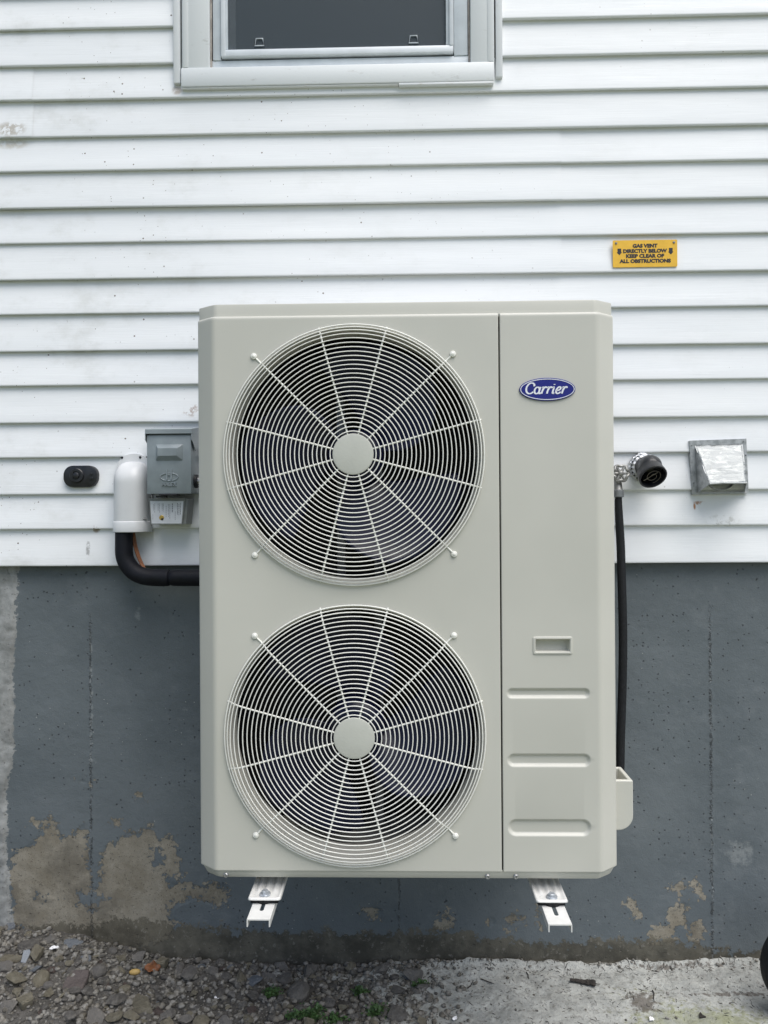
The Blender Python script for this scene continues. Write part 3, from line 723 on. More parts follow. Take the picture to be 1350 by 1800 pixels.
# -- fans
def ring_pts(c, r, y, n): return [(c.x+r*math.cos(2*PI*i/n), y, c.z+r*math.sin(2*PI*i/n)) for i in range(n)]
shared = {}
for fi, fc in enumerate(FC):
    # bell mouth
    bm = B()
    prof = [(RH+.0005, .0004), (RH-.0010, .002), (RH-.0045, .010), (RH-.0065, .022), (RH-.007, .05), (RH-.0068, .085), (RH+.002, .11)]
    lathe(bm, prof, (fc.x, 0, fc.z), (0, 1, 0), 128)
    bmesh.ops.recalc_face_normals(bm, faces=bm.faces); obj('fan_shroud', bm, M['cab'], hp, 60)
    # fan
    bm = B(); lathe(bm, [(.001, .048), (.03, .049), (.058, .056), (.066, .068), (.066, .13)], (fc.x, 0, fc.z), (0, 1, 0), 40, cap0=True)
    bmesh.ops.recalc_face_normals(bm, faces=bm.faces)
    fan = obj('fan', bm, M['blade'], hp, 50)
    for b in range(3):
        a0 = R([-62, -20][fi] + 120*b)
        nr, na = 16, 22
        P = np.zeros((nr, na, 3))
        for i in range(nr):
            t = i/(nr-1); r = .060+.216*t
            lead = -.25 + .62*t**1.4; span = 1.05 + .50*math.sin(PI*min(1, t*.9+.05))
            for j in range(na):
                s = j/(na-1)
                rr = r - .02*(abs(s-.45)*2)**3*t
                a = a0 + lead + span*(s-.5)
                y = .060 + .070*s*(1-.25*t) + .012*math.sin(PI*s) + .010*(1-t)
                P[i, j] = (fc.x+rr*math.cos(a), y, fc.z+rr*math.sin(a))
        me = grid_mesh('blade', P); bl_ = link('blade', me, M['blade'], fan)
        md = bl_.modifiers.new('thick', 'SOLIDIFY'); md.thickness = .0035
    # motor and its bracket bars behind the fan
    bm = B(); lathe(bm, [(.05, .14), (.055, .15), (.055, .22), (.04, .23)], (fc.x, 0, fc.z), (0, 1, 0), 32, cap0=True, cap1=True)
    bmesh.ops.recalc_face_normals(bm, faces=bm.faces); obj('motor', bm, M['inner'], hp, 40)
    for dx in (-.048, .048):
        bm = B(); box(bm, fc.x+dx-.011, fc.x+dx+.011, .232, .245, fc.z-.30, fc.z+.315, .002)
        obj('motor_bracket', bm, M['motor'], hp, 40)
    # grille
    bm = B(); lathe(bm, [(.002, -.0245), (.040, -.0245), (.0452, -.0235), (.0462, -.0215), (.0455, -.019)], (fc.x, 0, fc.z), (0, 1, 0), 64, cap0=True)
    bmesh.ops.recalc_face_normals(bm, faces=bm.faces)
    gr_ = obj('fan_grille', bm, M['hubcap'], hp, 40)
    def yfront(r): return -.0195 + .004*(r/.27)**2
    radii = [(.0515+.00998*i, yfront(.0515+.00998*i), .00125) for i in range(23)] + [(.2800, -.0125, .00145), (.2875, -.0085, .0015), (.2945, -.0035, .0018)]
    for (r, y, wr) in radii:
        bm = B(); tube(bm, ring_pts(fc, r, y-.0022, 112), wr, 8, closed=True); obj('ring_wire', bm, M['wire'], gr_, 70)
    for s in range(12):
        a = R(15+30*s); dx, dz = math.cos(a), math.sin(a); diag = s % 3 == 1
        path = [(.044, yfront(.05)), (.12, yfront(.12)), (.20, yfront(.2)), (.262, yfront(.262)), (.276, -.0125), (.286, -.0065), (.294, -.0015)]
        if diag: path += [(.300, -.0010), (.312, -.0025)]
        else: path += [(.2985, .0)]
        bm = B(); tube(bm, [(fc.x+dx*r, y+.0010, fc.z+dz*r) for r, y in path], .0021, 8)
        if diag:
            e = Vector((fc.x+dx*.319, -.0025, fc.z+dz*.319))
            tube(bm, [e+Vector((.0052*math.cos(q), 0, .0052*math.sin(q))) for q in np.linspace(0, 2*PI, 17)[:-1]], .0019, 8, closed=True)
        sk = obj('spoke_wire', bm, M['wire'], gr_, 70)
        if diag:
            bm = B(); lathe(bm, [(.0005, -.0056), (.003, -.0053), (.0046, -.0042), (.0052, -.003), (.0052, .001)], (e.x, 0, e.z), (0, 1, 0), 16, cap0=True)
            bmesh.ops.recalc_face_normals(bm, faces=bm.faces); obj('grille_screw', bm, M['wire'], hp, 50)
# -- copper return bends of the coil, seen through the upper grille
for (u, v) in ((466, 655), (469, 669), (467, 684), (468, 699), (467, 714), (469, 730)):
    q = at(u, v, .30); bm = B(); tube(bm, [q+Vector((-.006, .012, .006)), q+Vector((0, .002, .0055)), q+Vector((.002, -.002, 0)), q+Vector((0, .002, -.0055)), q+Vector((-.006, .012, -.006))], .0035, 8)
    obj('coil_bend', bm, M['motor'], hp, 60)
# -- lower lip screws
for (u, v) in ((397, 1538.5), (857, 1541), (907, 1541)):
    q = at(u, v, .0065); bm = B()
    lathe(bm, [(.0018, .0005), (.0022, -.0022), (.0040, -.0026), (.0056, -.001), (.0058, .003)], q, (0, 1, 0), 16, cap0=True)
    bmesh.ops.recalc_face_normals(bm, faces=bm.faces); obj('screw', bm, M['screw'], hp, 40)
# small bolt on the right flank
q = at(1080, 738, .25); bm = B(); lathe(bm, [(.004, 0), (.009, .003), (.009, .008), (.005, .012)], (HW-.002, .2, q.z), (1, 0, 0), 6, cap1=True); obj('side_bolt', bm, M['screw'], hp)
# -- badge
bc = at(962, 684.5, -.002); bm = B()
def ell_pts(a, b, n=72): return [(bc.x+a*math.cos(2*PI*i/n), bc.z+b*math.sin(2*PI*i/n)) for i in range(n)]
ea, eb = .0628, .0260
lp_ = [[bm.verts.new((x, y, z)) for x, z in ell_pts(ea*s, eb-(1-s)*ea)] for s, y in ((1.0, .0), (1.0, -.0025), (.985, -.0036))]
for A, D2 in zip(lp_, lp_[1:]):
    for kk in range(72): bm.faces.new((A[kk], A[(kk+1) % 72], D2[(kk+1) % 72], D2[kk]))
bm.faces.new(lp_[-1]); bmesh.ops.recalc_face_normals(bm, faces=bm.faces)
bd = obj('badge', bm, M['badge'], hp, 40)
bm = B(); o_, i_ = [[bm.verts.new((x, -.0040, z)) for x, z in ell_pts(ea-d_, eb-d_)] for d_ in (.0022, .0038)]
for kk in range(72): bm.faces.new((o_[kk], o_[(kk+1) % 72], i_[(kk+1) % 72], i_[kk]))
obj('badge_outline', bm, M['badge_white'], bd)
def arc(cx, cz, rx, rz, a0, a1, n=26): return [(cx+rx*math.cos(R(a0+(a1-a0)*i/n)), cz+rz*math.sin(R(a0+(a1-a0)*i/n))) for i in range(n+1)]
def smoothp(p, n=6):
    v = [Vector((a, b_)) for a, b_ in p]; out = []
    for i in range(len(v)-1):
        p0, p1, p2, p3 = v[max(i-1, 0)], v[i], v[i+1], v[min(i+2, len(v)-1)]
        for kk in range(n):
            t = kk/n; out.append(.5*((2*p1)+(-p0+p2)*t+(2*p0-5*p1+4*p2-p3)*t*t+(-p0+3*p1-3*p2+p3)*t**3))
    return [(a.x, a.y) for a in out]+[p[-1]]
LET = {
 'C': ([arc(.47, .5, .42, .49, 52, 318), [(.74, .90), (.80, .68)]], .86),
 'a': ([arc(.28, .30, .24, .30, 60, 420), smoothp([(.56, .62), (.51, .25), (.53, .06), (.62, .02), (.70, .10)])], .70),
 'r': ([smoothp([(.03, .52), (.13, .60), (.15, .5), (.11, .2), (.09, 0)]), smoothp([(.12, .28), (.22, .50), (.34, .61), (.44, .58), (.46, .50)])], .52),
 'i': ([smoothp([(.03, .52), (.13, .60), (.14, .45), (.11, .12), (.17, .02), (.27, .10)]), [(.135, .80), (.135, .87)]], .36),
 'e': ([smoothp([(.10, .27), (.30, .31), (.45, .42), (.43, .56), (.32, .61), (.17, .52), (.07, .30), (.11, .09), (.26, .0), (.42, .06), (.52, .15)])], .60),
}
word = [('C', 0)]; adv = 0; sc = .0245; xs_ = []
for ch in 'Carrier': xs_.append(adv); adv += LET[ch][1]
bm = B(); x00 = bc.x-(adv*sc*.93)/2-.0045; z00 = bc.z-.0098; lay = 0
for ch, x_ in zip('Carrier', xs_):
    for st in LET[ch][0]:
        lay += 1; yy = -.0041-.00006*(lay % 4); L_, Rr = [], []
        for i in range(len(st)):
            a, b_ = st[max(i-1, 0)], st[min(i+1, len(st)-1)]
            tx, tz = b_[0]-a[0], b_[1]-a[1]; ln = math.hypot(tx, tz) or 1; nx, nz = -tz/ln, tx/ln
            wdt = .052+.036*abs(nx)
            for S_, sg in ((L_, 1), (Rr, -1)):
                lx, lz = st[i][0]+nx*wdt*sg, st[i][1]+nz*wdt*sg
                S_.append(bm.verts.new((x00+(x_*.93+lx*.93+.22*lz)*sc, yy, z00+lz*sc)))
        for i in range(len(st)-1): bm.faces.new((L_[i], L_[i+1], Rr[i+1], Rr[i]))
obj('badge_lettering', bm, M['badge_white'], bd)
# -- side handle on the right flank: pocket open at the top
q0, q1 = at(1113, 1372, .055), at(1113, 1460, .055)
hx = q0.x; zt_, zb_ = q0.z, q1.z; y0, y1 = .055, .150
def hprof(ins, zt2):
    return [(HW-.004, zt2), (hx, zt2)] + [(hx-.034+.034*math.cos(a), zb_+.034-.034*math.sin(a)) for a in np.linspace(0, PI/2, 10)] + [(HW-.004, zb_)]
bm = B()
oa = [bm.verts.new((x, y0, z)) for x, z in hprof(0, zt_)]; ob = [bm.verts.new((x, y1, z)) for x, z in hprof(0, zt_)]
n_ = len(oa)
bm.faces.new(oa[::-1]); bm.faces.new(ob)
for i in range(1, n_-1): bm.faces.new((oa[i], oa[i+1], ob[i+1], ob[i]))
tw = .010      # rim and pocket
xa_, xb2 = HW-.004, hx
R0 = [(xa_, y0), (xb2, y0), (xb2, y1), (xa_, y1)]; R1 = [(xa_, y0+tw), (xb2-tw, y0+tw), (xb2-tw, y1-tw), (xa_, y1-tw)]
r0 = [bm.verts.new((x, y, zt_)) for x, y in R0]; r1 = [bm.verts.new((x, y, zt_)) for x, y in R1]; r2 = [bm.verts.new((x, y, zt_-.055)) for x, y in R1]
for i in range(4):
    j = (i+1) % 4
    if i != 3: bm.faces.new((r0[i], r0[j], r1[j], r1[i]))
    bm.faces.new((r1[i], r1[j], r2[j], r2[i]))
bm.faces.new(r2)
bmesh.ops.remove_doubles(bm, verts=bm.verts, dist=.0002)
bmesh.ops.recalc_face_normals(bm, faces=bm.faces)
sh = obj('side_handle', bm, M['cab'], hp, 40)
md = sh.modifiers.new('b', 'BEVEL'); md.width = .003; md.segments = 3; md.limit_method = 'ANGLE'; md.angle_limit = R(50); md.harden_normals = True
# -- feet and wall brackets
FZt = -.012
for (uL, uR, vN, at_u, at_v, lab) in ((434, 493.5, 1582, 454, 1616, 'left'), (942, 1000, 1586, 985, 1625, 'right')):
    a, b_ = atz(uL, vN, FZt), atz(uR, vN, FZt); cx = (a.x+b_.x)/2; hw = (b_.x-a.x)/2; yn = (a.y+b_.y)/2
    bm = B()
    # tray: flat floor with raised pressed rim, narrowing a little to the back
    ny, nx = 40, 22; P = np.zeros((ny, nx, 3))
    for i in range(ny):
        yy = yn + (D+.02-yn)*(i/(ny-1))**1.6
        for j in range(nx):
            s = j/(nx-1)*2-1; e = hw*(1-abs(s)); ey = yy-yn
            rim = max(0, 1-min(e, ey if ey < .02 else 1)/.010)
            zz = FZt + .0045*(1-(1-rim)**2) - .006*max(0, 1-min(e, ey if ey < .02 else 1)/.003)
            rb = sum(math.exp(-((s*hw-q*.018)/.0045)**2) for q in (-1, 0, 1))*min(1, max(0, (ey-.028)/.008))
            zz += .005*rb
            r_c = .008; xx = cx + s*hw
            if ey < r_c:
                lim = hw - r_c + math.sqrt(max(0, r_c**2-(r_c-ey)**2)); xx = cx + s*lim
            P[i, j] = (xx, yy, zz)
    ft = link('foot', grid_mesh('foot', P), M['bracket'], hp)
    md = ft.modifiers.new('t', 'SOLIDIFY'); md.thickness = .002; md.offset = -1
    for s in (-1, 1):
        bm = B(); box(bm, cx+s*hw*.82-.0015, cx+s*hw*.82+.0015, .10, D-.01, FZt-.001, ZB+.001); obj('foot_web', bm, M['bracket'], hp)
    q = atz({'left': 466, 'right': 970}[lab], {'left': 1570, 'right': 1575}[lab], FZt+.004)
    bm = B(); lathe(bm, [(.0125, -.004), (.0125, -.0005), (.0118, .0006), (.0085, .0008)], (q.x, q.y, FZt+.004), (0, 0, 1), 28, cap1=True)
    lathe(bm, [(.0080, .0006), (.0080, .0055), (.0070, .0068)], (q.x, q.y, FZt+.004), (0, 0, 1), 6, cap1=True)
    bmesh.ops.recalc_face_normals(bm, faces=bm.faces); obj('foot_bolt', bm, M['boltzinc'], ft, 30)
    # bracket
    AZ = -.0235; tcen = atz(at_u, at_v, AZ); hwA = .0252; ytip = tcen.y
    br = empty('wall_bracket', (tcen.x, FY, -.12), 'white slotted steel bracket arm under the heat pump at its %s' % {'left': 'fan end', 'right': 'badge end'}[lab], 'bracket', 'wall brackets carrying the heat pump')
    bm = B(); acx = tcen.x; T = .0026
    # top web with a rounded slot, built as strips
    sw, s0, s1 = .0046, ytip+.034, ytip+.085
    pts = []
    top = AZ
    def strip(x0, x1, ya, yb): box(bm, x0, x1, ya, yb, top-T, top)
    box(bm, acx-hwA+.003, acx+hwA-.003, ytip, s0, top-T, top)
    NA = 10
    for i in range(NA):      # rounded front end of the slot
        ya = s0+sw*i/NA; yb = s0+sw*(i+1)/NA; tt = 1-(i+.5)/NA; xw = sw*math.sqrt(max(0, 1-tt*tt))
        strip(acx-hwA+.003, acx-xw, ya, yb); strip(acx+xw, acx+hwA-.003, ya, yb)
    strip(acx-hwA+.003, acx-sw, s0+sw, s1); strip(acx+sw, acx+hwA-.003, s0+sw, s1)
    strip(acx-hwA+.003, acx+hwA-.003, s1, FY-.012)
    for s in (-1, 1):       # folded side flanges with a rounded fold
        fo = fillet([(s*(hwA-.0031), top), (s*hwA, top), (s*hwA, top-.0165)], [.003], 5)
        fi2 = fillet([(s*(hwA-.0031), top-T), (s*(hwA-T), top-T), (s*(hwA-T), top-.0165)], [.001], 5)
        poly = [(acx+v.x, v.y) for v in fo]+[(acx+v.x, v.y) for v in fi2[::-1]]
        prism(bm, poly, ytip, FY-.012)
    bmesh.ops.recalc_face_normals(bm, faces=bm.faces)
    obj('arm', bm, M['bracket'], br, 40)
    bm = B(); box(bm, acx-.03, acx+.03, FY-.012, FY-.004, -.055, .60, .001); obj('upright', bm, M['bracket'], br)
    for z in (.02, .5):
        bm = B(); lathe(bm, [(.009, 0), (.009, .007)], (acx, FY-.012, z), (0, -1, 0), 6, cap1=True); obj('anchor_bolt', bm, M['conduit'], br)
    bm = B(); lathe(bm, [(.019, .0), (.019, -.0095)], (q.x, q.y, FZt-.0025), (0, 0, 1), 24, cap0=True, cap1=True); box(bm, cx-hw*.82, cx+hw*.82, yn+.007, q.y+.02, AZ+.0006, FZt-.006); obj('rubber_pad', bm, M['rubber'], br)

# ================================================================ THINGS ON THE WALL
def text_mesh(body, size, offset=0., shear=0., sx=1.):
    cu = bpy.data.curves.new('t', 'FONT'); cu.body = body; cu.size = size; cu.offset = offset; cu.shear = shear
    cu.align_x = 'CENTER'; cu.extrude = .0002; cu.resolution_u = 3
    to = bpy.data.objects.new('t', cu); C.objects.link(to); dg = bpy.context.evaluated_depsgraph_get()
    me = bpy.data.meshes.new_from_object(to.evaluated_get(dg)); bpy.data.objects.remove(to); bpy.data.curves.remove(cu)
    return me
def add_text(name, body, width, height, c, mat, parent, offset=0., wscale=None, tiltm=None, letter_h=None):
    """capital height = height; stretched to width; facing -Y"""
    me = text_mesh(body, 1.0, offset)
    co = np.array([v.co for v in me.vertices]); mn, mx = co.min(0), co.max(0)
    M4 = Matrix.Translation(c) @ (tiltm or Matrix.Identity(4)) @ Matrix.Rotation(PI/2, 4, 'X') @ Matrix.Diagonal((width/(mx[0]-mn[0]), height/(mx[1]-mn[1]), 1, 1)) @ Matrix.Translation((-(mn[0]+mx[0])/2, -(mn[1]+mx[1])/2, 0))
    me.transform(M4); me.materials.clear()
    return link(name, me, mat, parent)
# -- gas vent sign
sc_ = at(1133.5, 446, .4985); s_w = (.4985-CAM[1])/F
sw_, sh_ = 111.5*s_w, 47*s_w
sign = empty('warning_sign', (sc_.x, .503, sc_.z-sh_/2), 'small yellow gas vent warning plate screwed to the siding', 'sign')
bm = B(); prism(bm, rrect(sc_.x, sc_.z, sw_/2, sh_/2, .003, 4), .4965, .4985); 
pl = obj('plate', bm, M['signyellow'], sign)
for (t, w_, dz, dx) in (('GAS VENT', 43, -13.5, 0), ('DIRECTLY BELOW', 76, -4.5, 0), ('KEEP CLEAR OF', 66, 4.2, 0), ('ALL OBSTRUCTIONS', 89, 13.0, 0)):
    add_text('lettering', t, w_*s_w, 6.9*s_w, Vector((sc_.x+dx, .4962, sc_.z-dz*s_w)), M['print'], sign, offset=.058)
for s in (-1, 1):
    bm = B(); cx, cz, u_ = sc_.x+s*44.5*s_w, sc_.z+3.6*s_w, s_w
    prism(bm, [(cx-3.2*u_, cz+5.5*u_), (cx+3.2*u_, cz+5.5*u_), (cx+3.2*u_, cz-1*u_), (cx+4.6*u_, cz-1*u_), (cx, cz-6*u_), (cx-4.6*u_, cz-1*u_), (cx-3.2*u_, cz-1*u_)], .4961, .49645)
    obj('arrow', bm, M['print'], sign)
    bm = B(); lathe(bm, [(.001, -.0022), (.003, -.0018), (.0036, 0)], (sc_.x+s*50*s_w, .4965, sc_.z+18.5*s_w), (0, 1, 0), 14, cap0=True); bmesh.ops.recalc_face_normals(bm, faces=bm.faces); obj('sign_screw', bm, M['motor'], sign, 50)
# -- black oval plate
pc = at(142, 837.5, .494); s_w = (.494-CAM[1])/F
op = empty('wall_plate', (pc.x, .5, pc.z-.03), 'black oval plastic cover plate fixed to the siding', 'cover plate')
bm = B(); hw, hh = 30.5*s_w, 19.3*s_w
lps = [[bm.verts.new((x, y, z)) for x, z in rrect(pc.x, pc.z, hw-i, hh-i, hh-i-.004, 10)] for i, y in ((0, .508), (0, .492), (.0012, .4895), (.004, .4885))]
for A, D2 in zip(lps, lps[1:]):
    for kk in range(len(A)): bm.faces.new((A[kk], A[(kk+1) % len(A)], D2[(kk+1) % len(A)], D2[kk]))
bm.faces.new(lps[-1]); bmesh.ops.recalc_face_normals(bm, faces=bm.faces); obj('plate', bm, M['pvcblack'], op, 40)
bm = B(); kc = Vector((pc.x-5.5*s_w, .4885, pc.z+1.5*s_w)); lathe(bm, [(.021, 0), (.021, -.004), (.019, -.0055), (.013, -.0055), (.0125, -.003), (.009, -.003), (.0085, -.008), (.007, -.009)], kc, (0, 1, 0), 32, cap1=True); bmesh.ops.recalc_face_normals(bm, faces=bm.faces); obj('knob', bm, M['pvcblack'], op, 35)
bm = B(); box(bm, kc.x-.0125, kc.x-.0095, .4815, .4885, kc.z-.011, kc.z+.009, .0008); obj('tab', bm, M['pvcblack'], op)
for dz in (-.010, .004):
    bm = B(); box(bm, pc.x+.029, pc.x+.039, .4860, .4885, pc.z+dz, pc.z+dz+.006, .001); obj('clip', bm, M['pvcblack'], op)
# -- line set cover
YB = .498; YF = .425
cl, cr = at(197, 870, .455), at(258, 870, .455); cz_top = Zv(227, 810, .46); cz_bot = Zv(227, 935, .44)
cxc = (cl.x+cr.x)/2; chw = (cr.x-cl.x)/2; dep = YB-YF
lc = empty('pipe_cover', (cxc, YB, cz_bot), 'white plastic pipe cover with domed top beside the grey electrical box', 'pipe cover')
bm = B(); ns, nv = 28, 26; zdome = cz_top-.062; P = np.zeros((nv+14, ns+1, 3))
lv = [(cz_bot+(zdome-cz_bot)*i/nv, 1.0) for i in range(nv)] + [(zdome+.062*math.sin(R(90*i/13)), math.cos(R(90*i/13)*.98)) for i in range(14)]
for i, (z, k_) in enumerate(lv):
    for j in range(ns+1):
        a = PI*j/ns; cxx, syy = math.cos(a), math.sin(a)
        e = 2/2.8; xx = math.copysign(abs(cxx)**e, -cxx); yy = abs(syy)**e
        kx = k_**.62 if k_ < 1 else 1
        P[i, j] = (cxc+xx*chw*kx, YB-yy*dep*k_, z)
me = grid_mesh('shell', P); link('shell', me, M['lineset'], lc)
bm = B()       # lower collar: the same section, 3 mm larger
nz = [cz_bot-.001, cz_bot+.001, cz_bot+.028, cz_bot+.031]; gr2 = [.0025, .0028, .0018, .0002]
Pc = np.zeros((4, ns+1, 3))
for i in range(4):
    for j in range(ns+1):
        a = PI*j/ns; e = 2/2.8; xx = math.copysign(abs(math.cos(a))**e, -math.cos(a)); yy = abs(math.sin(a))**e
        Pc[i, j] = (cxc+xx*(chw+gr2[i]), YB-yy*(dep+gr2[i]), nz[i])
cme = grid_mesh('collar', Pc); co_ = link('collar', cme, M['lineset'], lc); md = co_.modifiers.new('t', 'SOLIDIFY'); md.thickness = .003
bm = B()       # back flange with arched top
fl_ = [(cxc-chw-.002, cz_bot+.04), (cxc+chw+.002, cz_bot+.04)] + [(cxc+(chw+.002)*math.cos(a), Zv(227, 797.5, YB-.006)-.046+.046*math.sin(a)) for a in np.linspace(0, PI, 24)]
prism(bm, fl_, YB-.006, YB+.004); obj('flange', bm, M['lineset'], lc, 40)
for (u, v) in ((214.5, 804.5), (246.5, 804)):
    q = at(u, v, YB-.006); bm = B(); lathe(bm, [(.0035, -.0015), (.004, .001)], (q.x, YB-.006, q.z), (0, 1, 0), 12, cap0=True); obj('cover_screw', bm, M['print'], lc)
q = at(251, 912, .44); bm = B(); tube(bm, [(q.x-.007, .4455, q.z+.001), (q.x+.006, .4535, q.z-.001)], .0035, 10); obj('cover_screw', bm, M['screw'], lc, 40)
# -- insulated pipe
YP = .452
pp = [at(218, v, YP) for v in (915, 935, 955, 970)] + [at(u, v, YP) for u, v in ((220, 982), (226, 994), (235, 1004), (247, 1011), (262, 1014.5), (280, 1015.5), (296, 1015.5))]
p2 = [at(u, v, YP) for u, v in ((299, 1015.5), (302, 1015.5), (306, 1015.5), (330, 1015.5), (360, 1015.5), (420, 1015))]
rr_ = (15.2*(YP-CAM[1])/F)
allp = [*pp, at(299, 1015.5, YP), *p2[2:]]
rad = [rr_]*(len(pp)-1) + [rr_*.98, rr_*.80] + [rr_*.97, rr_*.97, rr_*.97, rr_*.97]
def resample(P_, r_, n):
    out = []; ro = []
    for i in range(len(P_)-1):
        p0, p1, p2_, p3 = P_[max(i-1, 0)], P_[i], P_[i+1], P_[min(i+2, len(P_)-1)]
        for kk in range(n):
            t = kk/n; out.append(.5*((2*p1)+(-p0+p2_)*t+(2*p0-5*p1+4*p2_-p3)*t*t+(-p0+3*p1-3*p2_+p3)*t**3)); ro.append(r_[i]*(1-t)+r_[i+1]*t)
    return out+[P_[-1]], ro+[r_[-1]]
a_, b_ = resample(allp, rad, 4); bm = B(); tube(bm, a_, b_, 24)
e_ = allp[-1]; tag(obj('insulated_pipe', bm, M['foam'], None, 60), 'black foam insulated pipe elbow coming out of the white pipe cover', 'pipe')
bm = B(); cp, cr_ = resample([at(231, 925, .462), at(233, 940, .462), at(237, 962, .462), at(244, 983, .46), at(254, 1003, .455), at(262, 1012, .456)], [.0035]*6, 6); tube(bm, cp, .0036, 10)
bm2, _ = None, None
cpb = [v+Vector((.005, .002, -.001)) for v in cp]; tube(bm, cpb, .003, 8)
tag(obj('control_cable', bm, M['copperwire'], None, 60), 'thin brown control cable running beside the black insulated pipe', 'cable')
# -- disconnect box
YFb = .408; s_w = (YFb-CAM[1])/F
bl1, br1 = at(258.5, 866, YFb), at(336, 866, YFb); bt = at(296, 764, YFb); bz0 = at(296, 868, YFb).z
bx0, bx1 = bl1.x, br1.x; bz1 = bt.z+.003; bcx = (bx0+bx1)/2
db = empty('disconnect_box', (bcx, .5, bz0), 'grey metal electrical disconnect box with hooded lid on the siding', 'electrical box')
bm = B(); box(bm, bx0+.003, bx1-.002, YFb+.006, .499, bz0+.002, bz1, .002); obj('enclosure', bm, M['discon'], db, 40)
bm = B(); box(bm, bx0, bx1, YFb, YFb+.0055, bz0, bz1-.004, .0015)
cov = obj('cover', bm, M['discon'], db, 40)
ht = at(296, 753.5, YFb-.006).z
bm = B(); prism(bm, [(YFb-.006, bz1-.0005), (YFb-.006, ht-.0015), (YFb-.003, ht), (.495, ht+.014), (.495, bz1+.001), (YFb+.02, bz1+.001)], bx0-.003, bx1+.004, 'yz')
obj('hood', bm, M['discon'], db, 30)
for s, xx in ((-1, bx0-.0034), (1, bx1+.002)):
    bm = B(); prism(bm, [(YFb-.0055, bz1), (.485, bz1+.012), (.485, bz1-.030), (YFb+.035, bz1-.046), (YFb+.010, bz1-.026), (YFb-.0055, bz1-.018)], xx, xx+.0016, 'yz'); obj('hood_ear', bm, M['discon'], db)
# raised frustum
f0, f1 = at(273.5, 781, YFb), at(322, 810, YFb); g0, g1 = at(279, 788.5, YFb), at(313, 801.5, YFb)
bm = B()
lo = [bm.verts.new((x, YFb+.0004, z)) for x, z in rrect((f0.x+f1.x)/2, (f0.z+f1.z)/2, (f1.x-f0.x)/2, (f0.z-f1.z)/2, .003, 3)]
hi = [bm.verts.new((x, YFb-.0105, z)) for x, z in rrect((g0.x+g1.x)/2, (g0.z+g1.z)/2, (g1.x-g0.x)/2, (g0.z-g1.z)/2, .0015, 3)]
for kk in range(len(lo)): bm.faces.new((lo[kk], lo[(kk+1) % len(lo)], hi[(kk+1) % len(lo)], hi[kk]))
bm.faces.new(hi); bmesh.ops.recalc_face_normals(bm, faces=bm.faces); obj('raised_panel', bm, M['discon'], cov, 30)
ec = at(297.5, 838.5, YFb)
bm = B(); tube(bm, [(ec.x+15.7*s_w*math.cos(t), YFb-.0002, ec.z+6.8*s_w*math.sin(t)) for t in np.linspace(0, 2*PI, 41)[:-1]], .0019, 8, closed=True); obj('emblem_oval', bm, M['discon'], cov, 60)
bm = B()
for sx_ in (-1, 1): box(bm, ec.x+sx_*.0062-.0022, ec.x+sx_*.0062+.0022, YFb-.0032, YFb+.0002, ec.z-.0085, ec.z+.0225, .0006)
box(bm, ec.x-.0035, ec.x+.0035, YFb-.0030, YFb+.0002, ec.z+.0045, ec.z+.0085, .0005)
obj('emblem_letter', bm, M['discon'], cov)
me_ = add_text('embossed_lettering', 'HALEX', 26*s_w, 6.4*s_w, Vector((ec.x+.001, YFb-.0012, at(297, 851.5, YFb).z)), M['discon'], cov, offset=.01)
me_.modifiers.new('s', 'SOLIDIFY').thickness = .0022
bm = B(); box(bm, at(280, 868, YFb).x, at(311, 868, YFb).x, YFb-.004, YFb+.03, bz0-.0045, bz0-.0008, .0008); obj('latch', bm, M['print'], db)
bm = B(); box(bm, at(271, 868, YFb).x, at(289, 868, YFb).x, YFb+.012, YFb+.03, bz0-.010, bz0-.0046, .0008); obj('latch', bm, M['print'], db)
# label flap below
yl = .437; a_ = [at(u, v, yl) for u, v in ((261.5, 875.5), (326, 875.5), (320.5, 921.8), (265.5, 921.8))]
bm = B(); prism(bm, [(v.x, v.z) for v in a_], yl, yl+.003)
flp = obj('label_flap', bm, M['discon_in'], db)
bm = B(); b2 = [at(u, v, yl+.003) for u, v in ((266, 877), (331, 877), (327, 921), (268, 921))]; prism(bm, [(v.x, v.z) for v in b2], yl+.0031, .498); obj('flap_box', bm, M['discon_in'], db)
bm = B(); a_ = [at(u, v, yl-.0006) for u, v in ((264, 880.8), (322.5, 880.8), (319, 920.3), (266.5, 920.3))]; prism(bm, [(v.x, v.z) for v in a_], yl-.0008, yl-.0001)
lb = obj('label', bm, M['label'], flp)
rl = random.Random(3); bm = B()
for (u, v0, v1, wd) in ((317, 884, 905, 1.2), (314.5, 886, 906, 1.0), (312, 884.5, 905, 1.5), (308, 899, 914, .8), (303, 885, 901, 1.6), (298.5, 886, 912, .8), (296, 886, 909, .8), (292, 889, 909, .8), (287, 885, 900, .8), (285, 885, 898, .8), (280.5, 885, 901, .8), (278, 885, 898, .8), (272, 885, 901, .7), (270, 886, 898, .7), (268.7, 904, 914, .7)):
    v = v0
    while v < v1:      # broken strokes that read as a line of small print
        e = min(v1, v+rl.uniform(1.2, 3.4)); q0, q1 = at(u-wd/2, v, yl-.001), at(u+wd/2, e, yl-.001)
        box(bm, q0.x, q1.x, yl-.0011, yl-.0009, q1.z, q0.z); v = e+rl.uniform(.5, 1.1)
obj('label_print', bm, simple('grey_print', (.22, .23, .26), .5, var=.1), lb)
q = at(284, 910, yl-.001); bm = B(); lathe(bm, [(.0001, -.0010), (.006, -.0010), (.0075, -.0004)], (q.x, yl-.0006, q.z), (0, 1, 0), 8); obj('label_hole', bm, M['brass'], lb)
